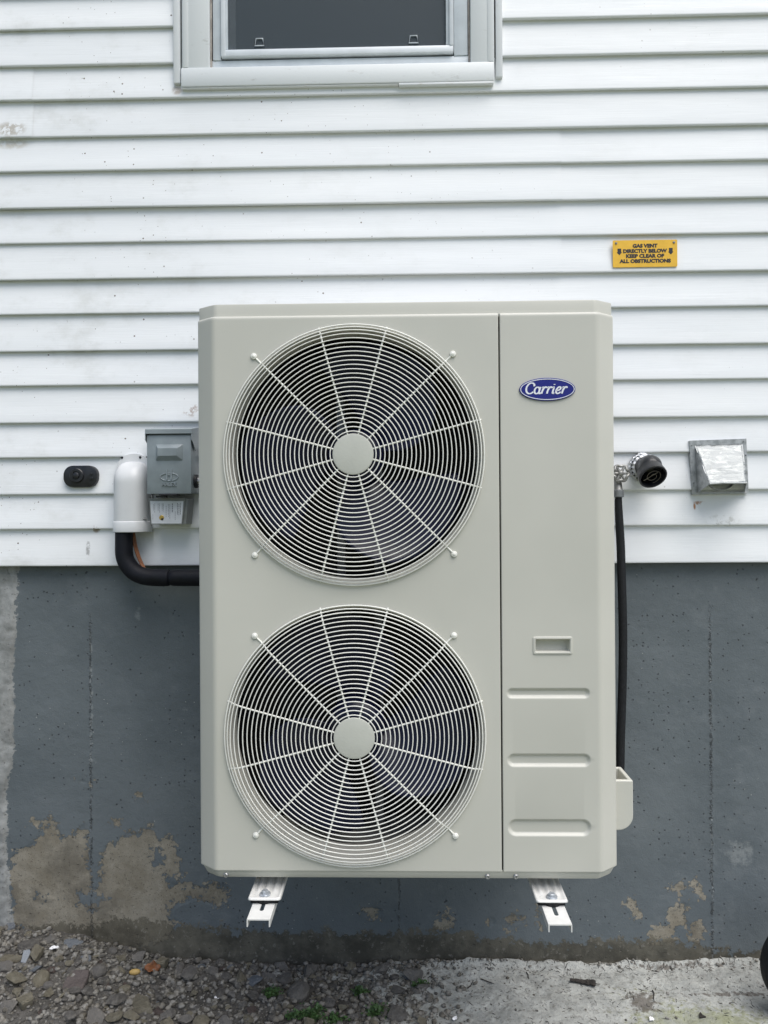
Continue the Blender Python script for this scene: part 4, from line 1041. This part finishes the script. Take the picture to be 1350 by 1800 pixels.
q = at(285.5, 912.5, yl-.001); bm = B(); box(bm, q.x-.003, q.x+.003, yl-.0024, yl-.0014, q.z-.003, q.z+.003, .0006); obj('rivet', bm, M['print'], lb)
# conduit
q = at(345, 846, .455); bm = B(); lathe(bm, [(.016, -.002), (.0195, 0), (.0195, .008), (.0165, .010)], (bx1-.002, .455, q.z), (1, 0, 0), 20, cap1=True); obj('lock_nut', bm, M['print'], db, 35)
bm = B(); lathe(bm, [(.0135, .0), (.0135, .012), (.0155, .014), (.0155, .024), (.0125, .026), (.0125, .14)], (bx1+.006, .455, q.z), (1, 0, 0), 20, cap1=True); obj('conduit', bm, M['conduit'], db, 35)
# -- flue vent
fc0 = at(1131, 822, .500); s_w = 2.17/1300
fv = empty('flue_vent', (fc0.x, .5, fc0.z-.05), 'black plastic flue elbow with foil collar poking out of the siding', 'vent pipe')
bm = B()
lathe(bm, [(.036, -.006), (.0425, -.005), (.0435, -.002), (.0430, .003)], fc0, (0, 1, 0), 40); bmesh.ops.recalc_face_normals(bm, faces=bm.faces)
for v in bm.verts:
    v.co += Vector((math.sin(v.co.z*900)*.0012, math.sin(v.co.x*700+v.co.z*500)*.0012, math.cos(v.co.x*800)*.0012))
obj('foil_collar', bm, M['tape'], fv, 30)
bm = B(); lathe(bm, [(.030, -.018), (.0365, -.016), (.0375, -.004), (.0375, .004)], fc0, (0, 1, 0), 40); bmesh.ops.recalc_face_normals(bm, faces=bm.faces); tape = obj('sealing_band', bm, M['tape'], fv, 50)
for kk in range(22):
    a = 2*PI*kk/22+.1
    if .5 < a % (2*PI) < 2.0 and kk % 2: continue
    c_ = fc0+Vector((.0375*math.cos(a), -.010, .0375*math.sin(a))); bm = B()
    box(bm, -.0012, .0012, -.0045, .0045, -.0022, .0022, .0004)
    bmesh.ops.transform(bm, matrix=Matrix.Translation(c_) @ Matrix.Rotation(-a, 4, 'Y'), verts=bm.verts); obj('slot', bm, M['print'], tape)
pe = at(1148.5, 839, .400); nrm_ = Vector((.10, -.74, -.66)).normalized()
p0 = fc0+Vector((0, -.002, 0)); p1 = fc0+Vector((.001, -.045, .002))
pts = [p0, p0+(p1-p0)*.5, p1]
for t in (.25, .5, .75, 1.0): 
    pts.append(p1.lerp(pe-nrm_*.028, t) + Vector((0, -.010, .006))*math.sin(PI*t))
pts.append(pe-nrm_*.026)
bm = B(); sp_, sr = resample(pts, [.031]*len(pts), 3); tube(bm, sp_, .031, 32, cap=False)
obj('pipe', bm, M['pvcblack'], fv, 60)
bm = B(); lathe(bm, [(.0315, -.032), (.0365, -.030), (.0375, -.012), (.0385, -.010), (.0388, -.001), (.0375, .0), (.0345, -.0005), (.0335, -.004), (.0325, -.020), (.026, -.050), (.001, -.06)], pe, nrm_, 48)
bmesh.ops.recalc_face_normals(bm, faces=bm.faces); rim = obj('rim', bm, M['pvcblack'], fv, 40)
up = (Vector((0, 0, 1))-nrm_*nrm_.z).normalized(); rt = up.cross(nrm_).normalized()*-1
bm = B(); tube(bm, [pe-nrm_*.004+(rt*math.cos(t)+up*math.sin(t))*(.005+.0018*t) for t in np.linspace(0, 3.4*PI, 70)], .0007, 6)
tube(bm, [pe-nrm_*.0045+rt*.022-up*.016, pe-nrm_*.0045-rt*.010+up*.014], .0008, 6)
obj('spiral_guard', bm, M['tanwire'], rim, 60)
# -- dryer hood
a_, b_, c_, d_ = at(1212, 774.5, .496), at(1312, 771, .496), at(1316, 867, .496), at(1217, 869.5, .496)
dh = empty('dryer_vent_hood', ((a_.x+b_.x)/2, .5, d_.z), 'dented galvanised dryer vent hood smeared with white paint', 'vent hood')
bm = B()
def lerp(p, q, t): return p+(q-p)*t
fw = .09
ia, ib, ic, idd = lerp(lerp(a_, b_, fw), lerp(d_, c_, fw), .10), lerp(lerp(b_, a_, fw*.8), lerp(c_, d_, fw), .10), lerp(c_, d_, fw*.7)+Vector((0, 0, .004)), lerp(d_, c_, fw*.9)+Vector((0, 0, .004))
o_ = [bm.verts.new(v) for v in (a_, b_, c_, d_)]; i_ = [bm.verts.new(v) for v in (ia, ib, ic, idd)]; ob_ = [bm.verts.new(v+Vector((0, .012, 0))) for v in (a_, b_, c_, d_)]
for kk in range(4):
    j = (kk+1) % 4; bm.faces.new((o_[kk], o_[j], i_[j], i_[kk])); bm.faces.new((ob_[kk], ob_[j], o_[j], o_[kk]))
bmesh.ops.recalc_face_normals(bm, faces=bm.faces); fl2 = obj('flange', bm, M['galv'], dh)
# hood front slope (subdivided, dented), side cheeks, lip
e0, e1 = at(1247, 851, .425), at(1313, 849.5, .425)
rows, cols = 18, 18; P = np.zeros((rows, cols, 3))
for i in range(rows):
    t = i/(rows-1); L0, L1 = lerp(ia, e0, t), lerp(ib, e1, t)
    for j in range(cols):
        s = j/(cols-1); q = lerp(L0, L1, s)
        dn = (fbm(np.array([s*3.1+.3]), np.array([t*3.3]), 3)[0])*.004*min(1, 6*s*(1-s)+.2)
        dia = max(0, 1-(abs(s-.55)/.22+abs(t-.5)/.26))
        P[i, j] = (q.x, q.y-dn-(.002 if 0 < dia < .25 else 0), q.z+dn*.6)
hm = link('hood', grid_mesh('hood', P, flip=True), M['hood'], dh); md = hm.modifiers.new('t', 'SOLIDIFY'); md.thickness = .0012
for (i0, e_, i1) in ((ia, e0, idd), (ib, e1, ic)):
    bm = B(); s_ = 1 if i0 is ia else -1; tv = [i0, e_, i1+Vector((0, 0, 0))]
    va = [bm.verts.new(v+Vector((s_*.0002, 0, 0))) for v in tv]; vb = [bm.verts.new(v+Vector((s_*.0014, 0, 0))) for v in tv]
    bm.faces.new(va); bm.faces.new(vb[::-1])
    for kk in range(3): bm.faces.new((va[kk], vb[kk], vb[(kk+1) % 3], va[(kk+1) % 3]))
    bmesh.ops.recalc_face_normals(bm, faces=bm.faces); obj('cheek', bm, M['galv'], dh)
bm = B(); tube(bm, [e0+Vector((0, -.001, .001)), lerp(e0, e1, .3)+Vector((0, -.0015, .0025)), lerp(e0, e1, .65)+Vector((0, -.001, .0015)), e1+Vector((0, -.001, .001))], .0024, 8); obj('rolled_lip', bm, M['hood'], dh, 60)
hc = lerp(lerp(ia, ic, .52), lerp(ib, idd, .52), .5); bm = B()
lathe(bm, [(.040, -.016), (.042, -.016), (.042, .003)], Vector((hc.x, .497, hc.z-.018)), (0, 1, 0), 36); bmesh.ops.recalc_face_normals(bm, faces=bm.faces); obj('duct', bm, M['galv'], dh, 40)
bm = B(); lathe(bm, [(.0395, 0), (.001, .0)], Vector((hc.x, .490, hc.z-.018)), (0, 1, 0), 36); obj('damper_flap', bm, M['galv'], dh)
for (u, v) in ((1219.5, 849), (1311, 800), (1216, 783), (1307, 776)):
    q = at(u, v, .4955); bm = B(); lathe(bm, [(.0018, -.0015), (.0026, .0005)], (q.x, .4958, q.z), (0, 1, 0), 10, cap0=True); obj('rivet', bm, M['motor'], fl2)
# -- hose bib and hose
hb_ = at(1091, 832, .44); s_w = (.44-CAM[1])/F
hbib = empty('hose_tap', (hb_.x, .5, hb_.z-.07), 'grey metal garden tap with round wheel handle at the edge of the heat pump', 'tap')
bm = B()
rw = 13.5*s_w
tube(bm, [(hb_.x+rw*(1+.10*math.cos(6*t))*math.cos(t), .44+.002*math.cos(6*t), hb_.z+rw*(1+.10*math.cos(6*t))*math.sin(t)) for t in np.linspace(0, 2*PI, 61)[:-1]], .0042, 10, closed=True)
for kk in range(6):
    t = 2*PI*kk/6; tube(bm, [(hb_.x, .441, hb_.z), (hb_.x+rw*math.cos(t), .44, hb_.z+rw*math.sin(t))], [.0048, .003], 8)
lathe(bm, [(.0075, .004), (.008, -.003), (.005, -.006)], hb_, (0, 1, 0), 16, cap1=True)
obj('wheel_handle', bm, M['tapmetal'], hbib, 50)
bm = B(); tube(bm, [hb_+Vector((0, .003, 0)), hb_+Vector((0, .025, 0))], .006, 12); tube(bm, [hb_+Vector((0, .022, 0)), hb_+Vector((0, .062, 0))], [.013, .016], 16)
tube(bm, [hb_+Vector((-.002, .035, 0)), hb_+Vector((-.003, .022, -.025)), hb_+Vector((-.003, .012, -.052))], [.012, .012, .0125], 16)
obj('tap_body', bm, M['tapmetal'], hbib, 50)
hs = hb_+Vector((-.003, .012, -.046))
bm = B(); lathe(bm, [(.0125, .0), (.0150, -.002), (.0150, -.020), (.0120, -.022)], hs, (0, 0, 1), 16, cap1=True); obj('hose_coupling', bm, M['motor'], hbib, 40)
YH = .452
hpnts = [hs+Vector((0, 0, -.016)), at(1087, 885, YH), at(1088.5, 915, YH), at(1091, 960, YH), at(1092.5, 1010, YH), at(1094, 1060, YH), at(1095, 1120, YH), at(1094.5, 1180, YH), at(1093, 1240, YH), at(1091, 1300, YH), at(1090, 1350, YH), at(1087, 1400, YH), at(1072, 1450, YH), at(1040, 1475, YH), at(1000, 1470, YH), at(980, 1440, YH), at(975, 1380, YH)]
hp_, hr_ = resample([Vector(v) for v in hpnts], [.0095, .0105, .0115]+[.0120]*14, 5)
bm = B(); tube(bm, hp_, hr_, 16); tag(obj('garden_hose', bm, M['rubber'], None, 60), 'black garden hose hanging down from the tap beside the heat pump', 'hose')

# ================================================================ GROUND CLUTTER
rs = random.Random(11)
def stone_mesh(seed, angular):
    r = random.Random(seed); bm = bmesh.new(); bmesh.ops.create_icosphere(bm, subdivisions=3 if angular else 2, radius=1)
    if angular:      # chop with random planes
        for _ in range(14):
            n_ = Vector((r.uniform(-1, 1), r.uniform(-1, 1), r.uniform(-1, 1))).normalized(); d_ = r.uniform(.38, .80)
            for v in bm.verts:
                e = v.co.dot(n_)-d_
                if e > 0: v.co -= n_*e
    o_ = Vector((r.uniform(0, 50), r.uniform(0, 50), 0))
    for v in bm.verts:
        nn = fbm(np.array([v.co.x*1.3+o_.x+v.co.z]), np.array([v.co.y*1.3+o_.y-v.co.z*.7]), 3)[0]
        v.co *= 1+nn*(.08 if angular else .22)
    me = bpy.data.meshes.new('stone'); bm.to_mesh(me); bm.free()
    me.polygons.foreach_set('use_smooth', [True]*len(me.polygons)); me.set_sharp_from_angle(angle=R(16 if angular else 60))
    return me
kinds = [('st_grey', 'grey rough stone', .50), ('st_tan', 'olive tan stone', .28), ('st_slate', 'blue grey slate chip', .10), ('st_red', 'reddish brown stone chip', .06)]
variants = {}
for kn, _, _ in kinds:
    variants[kn] = []
    for i in range(7):
        me = stone_mesh(i*13 + len(kn)*101, i != 5); me.materials.append(M[kn]); variants[kn].append(me)
placed = []
def place(me, kn, label, x, y, sx, sy, sz, rz, sink=.35, tilt=.25, group='loose stones beside the foundation', name='stone', cat='stone'):
    o = bpy.data.objects.new(name, me); C.objects.link(o)
    o.location = (x, y, float(gz(x, y))+sz*(1-2*sink)*.8); o.scale = (sx, sy, sz)
    o.rotation_euler = (rs.uniform(-tilt, tilt), rs.uniform(-tilt, tilt), rz)
    if name == 'stone':
        big = max(sx, sy); size = 'large' if big > .024 else 'medium sized' if big > .015 else 'small'
        where = None
        for lu, lv2, rr3, ph in LAND:
            qq = LANDQ.setdefault(ph, G(lu, lv2))
            if (qq.x-x)**2+(qq.y-y)**2 < rr3*rr3: where = ph; break
        if where is None: where = 'right against the foundation' if y > .47 else 'in the open rubble'
        label = '%s %s %s' % (size, label, where)
    tag(o, label, cat, group); placed.append((x, y, max(sx, sy))); return o
LANDQ = {}
LAND = [(134, 1733, .10, 'beside the tilted brown slab'), (250, 1712, .09, 'beside the rusty leaf and ochre pebble'), (40, 1680, .11, 'around the upright slate shard'), (478, 1752, .09, 'beside the leafy weed'), (590, 1780, .15, 'among the weeds at the cement edge'), (400, 1750, .10, 'under the fan end bracket')]
def free(x, y, r): return all((x-a)**2+(y-b)**2 > ((r+c_)*.66)**2 for a, b, c_ in placed)
# the stones one can name, then the rest from large to small
def G(u, v):      # a spot on the uneven ground under a picture point
    z = GZ+.04
    for _ in range(12):
        q = atz(u, v, z); z = .5*z+.5*float(gz(q.x, q.y))
    return q
named = [('st_tan', 0, 250, 1772, .048, .034, .020), ('st_tan', 1, 45, 1765, .040, .035, .026), ('st_grey', 0, 8, 1705, .026, .022, .02), ('st_tan', 2, 15, 1690, .040, .03, .018), ('st_grey', 2, 375, 1708, .020, .018, .016), ('st_grey', 1, 165, 1795, .034, .026, .02), ('st_tan', 4, 200, 1790, .034, .028, .018), ('st_grey', 4, 120, 1788, .030, .022, .018), ('st_red', 2, 280, 1783, .024, .018, .016), ('st_slate', 1, 155, 1684, .022, .016, .008), ('st_grey', 5, 198, 1674, .014, .012, .012), ('st_slate', 0, 60, 1704, .026, .02, .008), ('st_red', 1, 92, 1707, .026, .018, .008), ('st_grey', 0, 90, 1655, .024, .018, .016), ('st_tan', 0, 50, 1644, .020, .016, .012), ('st_slate', 3, 18, 1632, .022, .018, .014), ('st_grey', 3, 15, 1772, .026, .02, .02), ('st_grey', 3, 198, 1716, .014, .012, .011), ('st_tan', 5, 218, 1742, .018, .015, .013), ('st_grey', 1, 445, 1758, .022, .02, .02), ('st_grey', 6, 410, 1752, .018, .015, .013), ('st_grey', 5, 526, 1778, .016, .015, .014), ('st_grey', 4, 445, 1702, .018, .014, .012), ('st_grey', 2, 388, 1692, .016, .014, .012), ('st_tan', 1, 560, 1755, .015, .012, .011), ('st_grey', 2, 720, 1764, .014, .012, .010), ('st_grey', 0, 625, 1790, .013, .011, .01), ('st_grey', 5, 85, 1735, .016, .013, .012), ('st_tan', 3, 300, 1750, .016, .013, .011)]
lab_of = {kn: l for kn, l, _ in kinds}
for (kn, vi, u, v, a, b_, c_) in named:
    q = G(u, v); place(variants[kn][vi], kn, lab_of[kn], q.x, q.y, a, b_, c_, rs.uniform(-.6, .6))
# reserved spots for the singular objects
special = {}
for nm, (u, v, r) in {'slab': (134, 1733, .030), 'ochre': (237, 1717, .013), 'leaf': (268, 1708, .018), 'shard': (45, 1687, .012), 'foil': (96, 1672, .012)}.items():
    q = G(u, v); special[nm] = q; placed.append((q.x, q.y, r))
nst = 0; tries = 0
sizes = sorted([.0075+.026*rs.random()**3.6 for _ in range(268)], reverse=True)
xw0, xw1 = -1.30, X(745, 1750, .35)
for r in sizes:
    for _ in range(40):
        x = xw0+(xw1-xw0)*rs.random()**1.35; y = rs.uniform(.20, .525)
        if free(x, y, r): break
    else: continue
    kn = rs.choices([a for a, _, _ in kinds], [c_ for _, _, c_ in kinds])[0]
    flat = .5 if kn == 'st_slate' else 1
    place(rs.choice(variants[kn]), kn, lab_of[kn], x, y, r*rs.uniform(.85, 1.35), r*rs.uniform(.7, 1.1), r*rs.uniform(.5, .85)*flat, rs.uniform(0, 6.28), .22)
# singular pieces
q = special['slab']; bm = B(); prism(bm, [(-.033, -.030), (.022, -.033), (.030, .004), (.028, .030), (-.012, .034), (-.030, .010)], -.006, .006, 'xy')
bmesh.ops.bevel(bm, geom=list(bm.edges), offset=.0015, segments=2, affect='EDGES')
o = obj('stone_slab', bm, stone_mat('dark_slab_stone', ((.075, .062, .06), (.10, .085, .08), (.13, .11, .10))), None); o.location = (q.x, q.y, float(gz(q.x, q.y))+.010); o.rotation_euler = (.42, -.05, .1); tag(o, 'flat square dark brown stone slab tilted among the rubble', 'stone')
q = special['ochre']; me = stone_mesh(5, False); me.materials.append(M['ochre']); o = place(me, '', 'smooth oval ochre yellow pebble beside a rusty leaf', q.x, q.y, .0165, .009, .0085, .05, .1, .05, 'x', 'pebble', 'pebble'); del o['group']; o.location.z += .008
q = special['shard']; bm = B(); prism(bm, [(-.008, -.016), (.006, -.018), (.011, .010), (.006, .017), (-.009, .014)], -.003, .003, 'xy'); bmesh.ops.bevel(bm, geom=list(bm.edges), offset=.0008, segments=1, affect='EDGES')
o = obj('slate_shard', bm, M['st_slate'], None); o.location = (q.x, q.y, float(gz(q.x, q.y))+.010); o.rotation_euler = (.75, .1, .15); tag(o, 'upright pale blue grey slate shard at the top of the rubble', 'stone')
def crumple(nm, q, sx, sy, mat, seed, label, cat, h=.006, up_=.004):
    P = np.zeros((9, 13, 3)); r = np.random.RandomState(seed)
    for i in range(9):
        for j in range(13):
            s, t = j/12*2-1, i/8*2-1; wd = math.sqrt(max(0.02, 1-s*s))
            P[i, j] = (s*sx, t*sy*wd, h*fbm(np.array([s*2+seed]), np.array([t*2+seed*.3]), 3)[0]*1.6+h*abs(t)*.8)
    o = link(nm, grid_mesh(nm, P), mat); o.location = (q.x, q.y, float(gz(q.x, q.y))+up_); o.rotation_euler = (.35, .1, r.uniform(-.5, .8))
    o.modifiers.new('t', 'SOLIDIFY').thickness = .0006; return tag(o, label, cat)
crumple('dry_leaf', special['leaf'], .022, .012, M['rust'], 3, 'crumpled rust orange dry leaf lying beside an ochre pebble', 'leaf', .010, .009)
crumple('paper_scrap', special['foil'], .015, .006, M['foil'], 8, 'crumpled white scrap on the rubble below the foundation edge', 'scrap', .006, .008)
for (u, v, s, lab) in ((381, 1757, .0055, 'tiny white plastic chip on the dark rubble under the bracket'), (799, 1793, .006, 'flaky white paint curl on the pale cement'), (1145, 1794, .007, 'white paint flake on the algae stained cement')):
    q = G(u, v); crumple('paint_flake', q, s*1.3, s*.8, M['foil'], int(u), lab, 'paint flake', .003, .004)
# bark piece
q = atz(1024, 1734, GZ); bm = B(); n_ = 14; pts = []; rad = []
for i in range(n_):
    t = i/(n_-1); pts.append((-.034+.068*t, .006-.016*t, .001*math.sin(t*9))); rad.append((.0045+.0060*t)*(1+.15*math.sin(i*2.3)))
tube(bm, pts, rad, 9); tube(bm, [(.030, -.010, 0), (.046, -.014, .001)], [.002, .0008], 5)
for v in bm.verts: v.co.z *= .75
o = obj('bark_piece', bm, M['bark'], None); o.location = (q.x, q.y, float(gz(q.x, q.y))+.006); tag(o, 'dark chunk of bark lying on the pale cement', 'bark')
q = atz(1233, 1794, GZ); bm = B(); prism(bm, [(-.008, -.008), (.010, -.006), (.004, .001), (.002, .012), (-.005, .003)], 0, .004, 'xy'); o = obj('bark_chip', bm, M['bark'], None); o.location = (q.x, q.y, float(gz(q.x, q.y))+.001); tag(o, 'small dark jagged chip on the algae stained cement', 'bark')
# twigs
for i, (u0, v0, u1, v1) in enumerate(((845, 1722, 868, 1730), (822, 1738, 832, 1725), (925, 1710, 930, 1722), (205, 1712, 222, 1690), (275, 1767, 312, 1772), (1147, 1742, 1150, 1762))):
    a, b_ = G(u0, v0), G(u1, v1); mid = (a+b_)/2; bm = B()
    pts = [Vector((p_.x, p_.y, float(gz(p_.x, p_.y))+.0022)) for p_ in (a, lerp(a, b_, .35)+Vector((.003, .002, 0)), lerp(a, b_, .7), b_)]
    tube(bm, pts, [.0016, .0014, .0012, .0007], 6); tag(obj('twig', bm, M['bark'], None), ['longest straight twig on the pale cement', 'short slanting twig on the pale cement near the weeds', 'tiny twig close to the wall on the pale cement', 'pale curved twig on the rubble near the ochre pebble', 'thin twig on the rubble beside a large tan stone', 'short twig standing out of the cement debris'][i], 'twig', 'dry twigs on the ground')
# weeds
def weed(u, v, n, spread, h, label):
    q = G(u, v); base = Vector((q.x, q.y, float(gz(q.x, q.y))-.002)); t = empty('weed', base, label, 'weed', 'weeds growing at the edge of the cement')
    bl2 = B(); bs = B(); r = random.Random(int(u))
    for _ in range(n):
        a = r.uniform(0, 6.28); d_ = spread*r.random()**.7; tip = base+Vector((math.cos(a)*d_, math.sin(a)*d_*.6, h*r.uniform(.35, 1)*(1-.4*d_/spread)))
        tube(bs, [base+Vector((math.cos(a)*d_*.2, math.sin(a)*d_*.2, 0)), (base+tip)/2+Vector((0, 0, h*.15)), tip], [.0008, .0006, .0004], 4)
        for _ in range(7):
            c_ = lerp(base, tip, r.uniform(.35, 1.05))+Vector((r.uniform(-1, 1), r.uniform(-1, 1), r.uniform(-.3, 1)))*.005
            L = r.uniform(.005, .0115); ax = Vector((r.uniform(-1, 1), r.uniform(-1, 1), r.uniform(-.2, .8))).normalized(); sd_ = ax.cross(Vector((r.uniform(-.4, .4), r.uniform(-.4, .4), 1))).normalized()*L*.38
            vs4 = [c_, c_+ax*L*.5+sd_, c_+ax*L, c_+ax*L*.5-sd_]; vs4 = [bl2.verts.new(p_) for p_ in vs4]; bl2.faces.new((vs4[0], vs4[1], vs4[2])); bl2.faces.new((vs4[0], vs4[2], vs4[3]))
    obj('leaves', bl2, M['leaf'], t); obj('stems', bs, M['stem'], t)
weed(478, 1752, 26, .030, .030, 'dark green leafy weed in the rubble nearest the slotted fan end bracket')
for (u, v, n, s, h, lab) in ((545, 1788, 46, .055, .028, 'widest dark green weed mat in front of the rubble'), (515, 1790, 20, .025, .02, 'small low weed touching the widest weed mat'), (632, 1750, 24, .028, .026, 'small weed tuft standing alone between rubble and cement'), (660, 1782, 34, .045, .024, 'broad weed tuft beside a grey stone at the cement edge'), (738, 1738, 22, .026, .030, 'upright weed tuft rooted on the pale cement'), (585, 1797, 26, .04, .02, 'flat weed tuft spreading beyond the widest weed mat')):
    weed(u, v, n, s, h, lab)
# gravel : thousands of small pebbles, one object
rg_ = np.random.RandomState(5); ico = bmesh.new(); bmesh.ops.create_icosphere(ico, subdivisions=1, radius=1); ico.verts.ensure_lookup_table()
iv = np.array([v.co[:] for v in ico.verts]); iface = np.array([[v.index for v in f.verts] for f in ico.faces]); ico.free()
ng = 15000
gx_ = -1.55 + 2.1*rg_.rand(ng)**1.15; gy_ = -.15+.68*rg_.rand(ng)**.7; keep = gx_ < X(760, 1750, .35)+.12*rg_.randn(ng)*.6; gx_, gy_ = gx_[keep], gy_[keep]
ne = 500; gx_ = np.concatenate([gx_, rg_.uniform(-.1, 1.2, ne)]); gy_ = np.concatenate([gy_, np.where(rg_.rand(ne) < .6, rg_.normal(.515, .008, ne), rg_.uniform(.2, .52, ne))])
ng = len(gx_); sz_ = .0018+.0095*rg_.rand(ng)**2.6; sz_[-ne:] *= .5
ang = rg_.rand(ng)*6.28; scl = sz_[:, None]*np.stack([rg_.uniform(.8, 1.4, ng), rg_.uniform(.7, 1.1, ng), rg_.uniform(.45, .85, ng)], 1)
Vv = iv[None]*(1+.28*(rg_.rand(ng, len(iv), 1)-.5))*scl[:, None, :]
ca, sa = np.cos(ang)[:, None], np.sin(ang)[:, None]
Vw = np.stack([Vv[..., 0]*ca-Vv[..., 1]*sa+gx_[:, None], Vv[..., 0]*sa+Vv[..., 1]*ca+gy_[:, None], Vv[..., 2]+(gz(gx_, gy_)+scl[:, 2]*.45)[:, None]], -1)
fa = (iface[None]+(np.arange(ng)*len(iv))[:, None, None]).reshape(-1, 3)
me = bpy.data.meshes.new('gravel'); me.vertices.add(ng*len(iv)); me.vertices.foreach_set('co', Vw.reshape(-1).astype(np.float32)); me.loops.add(fa.size); me.loops.foreach_set('vertex_index', fa.reshape(-1).astype(np.int32)); me.polygons.add(len(fa)); me.polygons.foreach_set('loop_start', np.arange(0, fa.size, 3, dtype=np.int32)); me.update(calc_edges=True)
o = link('gravel', me, M['gravel']); o['kind'] = 'stuff'; o['label'] = 'fine grey gravel and crushed stone along the foundation'; o['category'] = 'gravel'
# dead grass and rootlets littering the cement: nobody could count them
rd = random.Random(21); bm = B()
for _ in range(900):
    x = rd.uniform(-.25, 1.25); y = rd.uniform(.16, .53) if rd.random() < .75 else rd.gauss(.50, .012)
    if y > .53: continue
    L = rd.uniform(.003, .014)*(.5+rd.random()); a = rd.uniform(0, PI); bnd = rd.uniform(-.5, .5)
    pts = []
    for t in (-1, 0, 1):
        xx = x+math.cos(a+bnd*t)*L*t*.5; yy = y+math.sin(a+bnd*t)*L*t*.5; pts.append((xx, yy, 0))
    zz = gz(np.array([p_[0] for p_ in pts]), np.array([p_[1] for p_ in pts]))
    tube(bm, [(p_[0], p_[1], float(z)+.0008) for p_, z in zip(pts, zz)], [.0004, .0008*rd.uniform(.6, 1.5), .0004], 4)
o = obj('plant_debris', bm, M['bark'], None); o['kind'] = 'stuff'; o['label'] = 'dark dead rootlets and grass bits littering the pale cement'; o['category'] = 'debris'
# black rubber wheel at the right
wc = at(1430, 1702, .300); wz_ = float(gz(wc.x, .30)); rwh = wc.z-wz_
wl = empty('rubber_wheel', (wc.x, .30, wz_), 'black rubber wheel standing on the pale cement by the foundation', 'wheel')
bm = B(); prof = [(rwh*.66, -.022), (rwh*.80, -.030), (rwh*.93, -.028), (rwh*.985, -.020), (rwh, -.008), (rwh, .008), (rwh*.985, .020), (rwh*.93, .028), (rwh*.80, .030), (rwh*.66, .022), (rwh*.66, -.022)]
lathe(bm, prof, (wc.x, .30, wc.z), (0, 1, 0), 72); bmesh.ops.recalc_face_normals(bm, faces=bm.faces); obj('tyre', bm, M['rubber'], wl, 40)
bm = B(); lathe(bm, [(rwh*.67, -.012), (rwh*.60, -.020), (rwh*.52, -.008), (rwh*.22, -.008), (rwh*.20, -.028), (rwh*.08, -.028), (rwh*.08, .03), (rwh*.6, .02), (rwh*.67, .012)], (wc.x, .30, wc.z), (0, 1, 0), 48); bmesh.ops.recalc_face_normals(bm, faces=bm.faces); obj('rim', bm, M['pvcblack'], wl, 30)
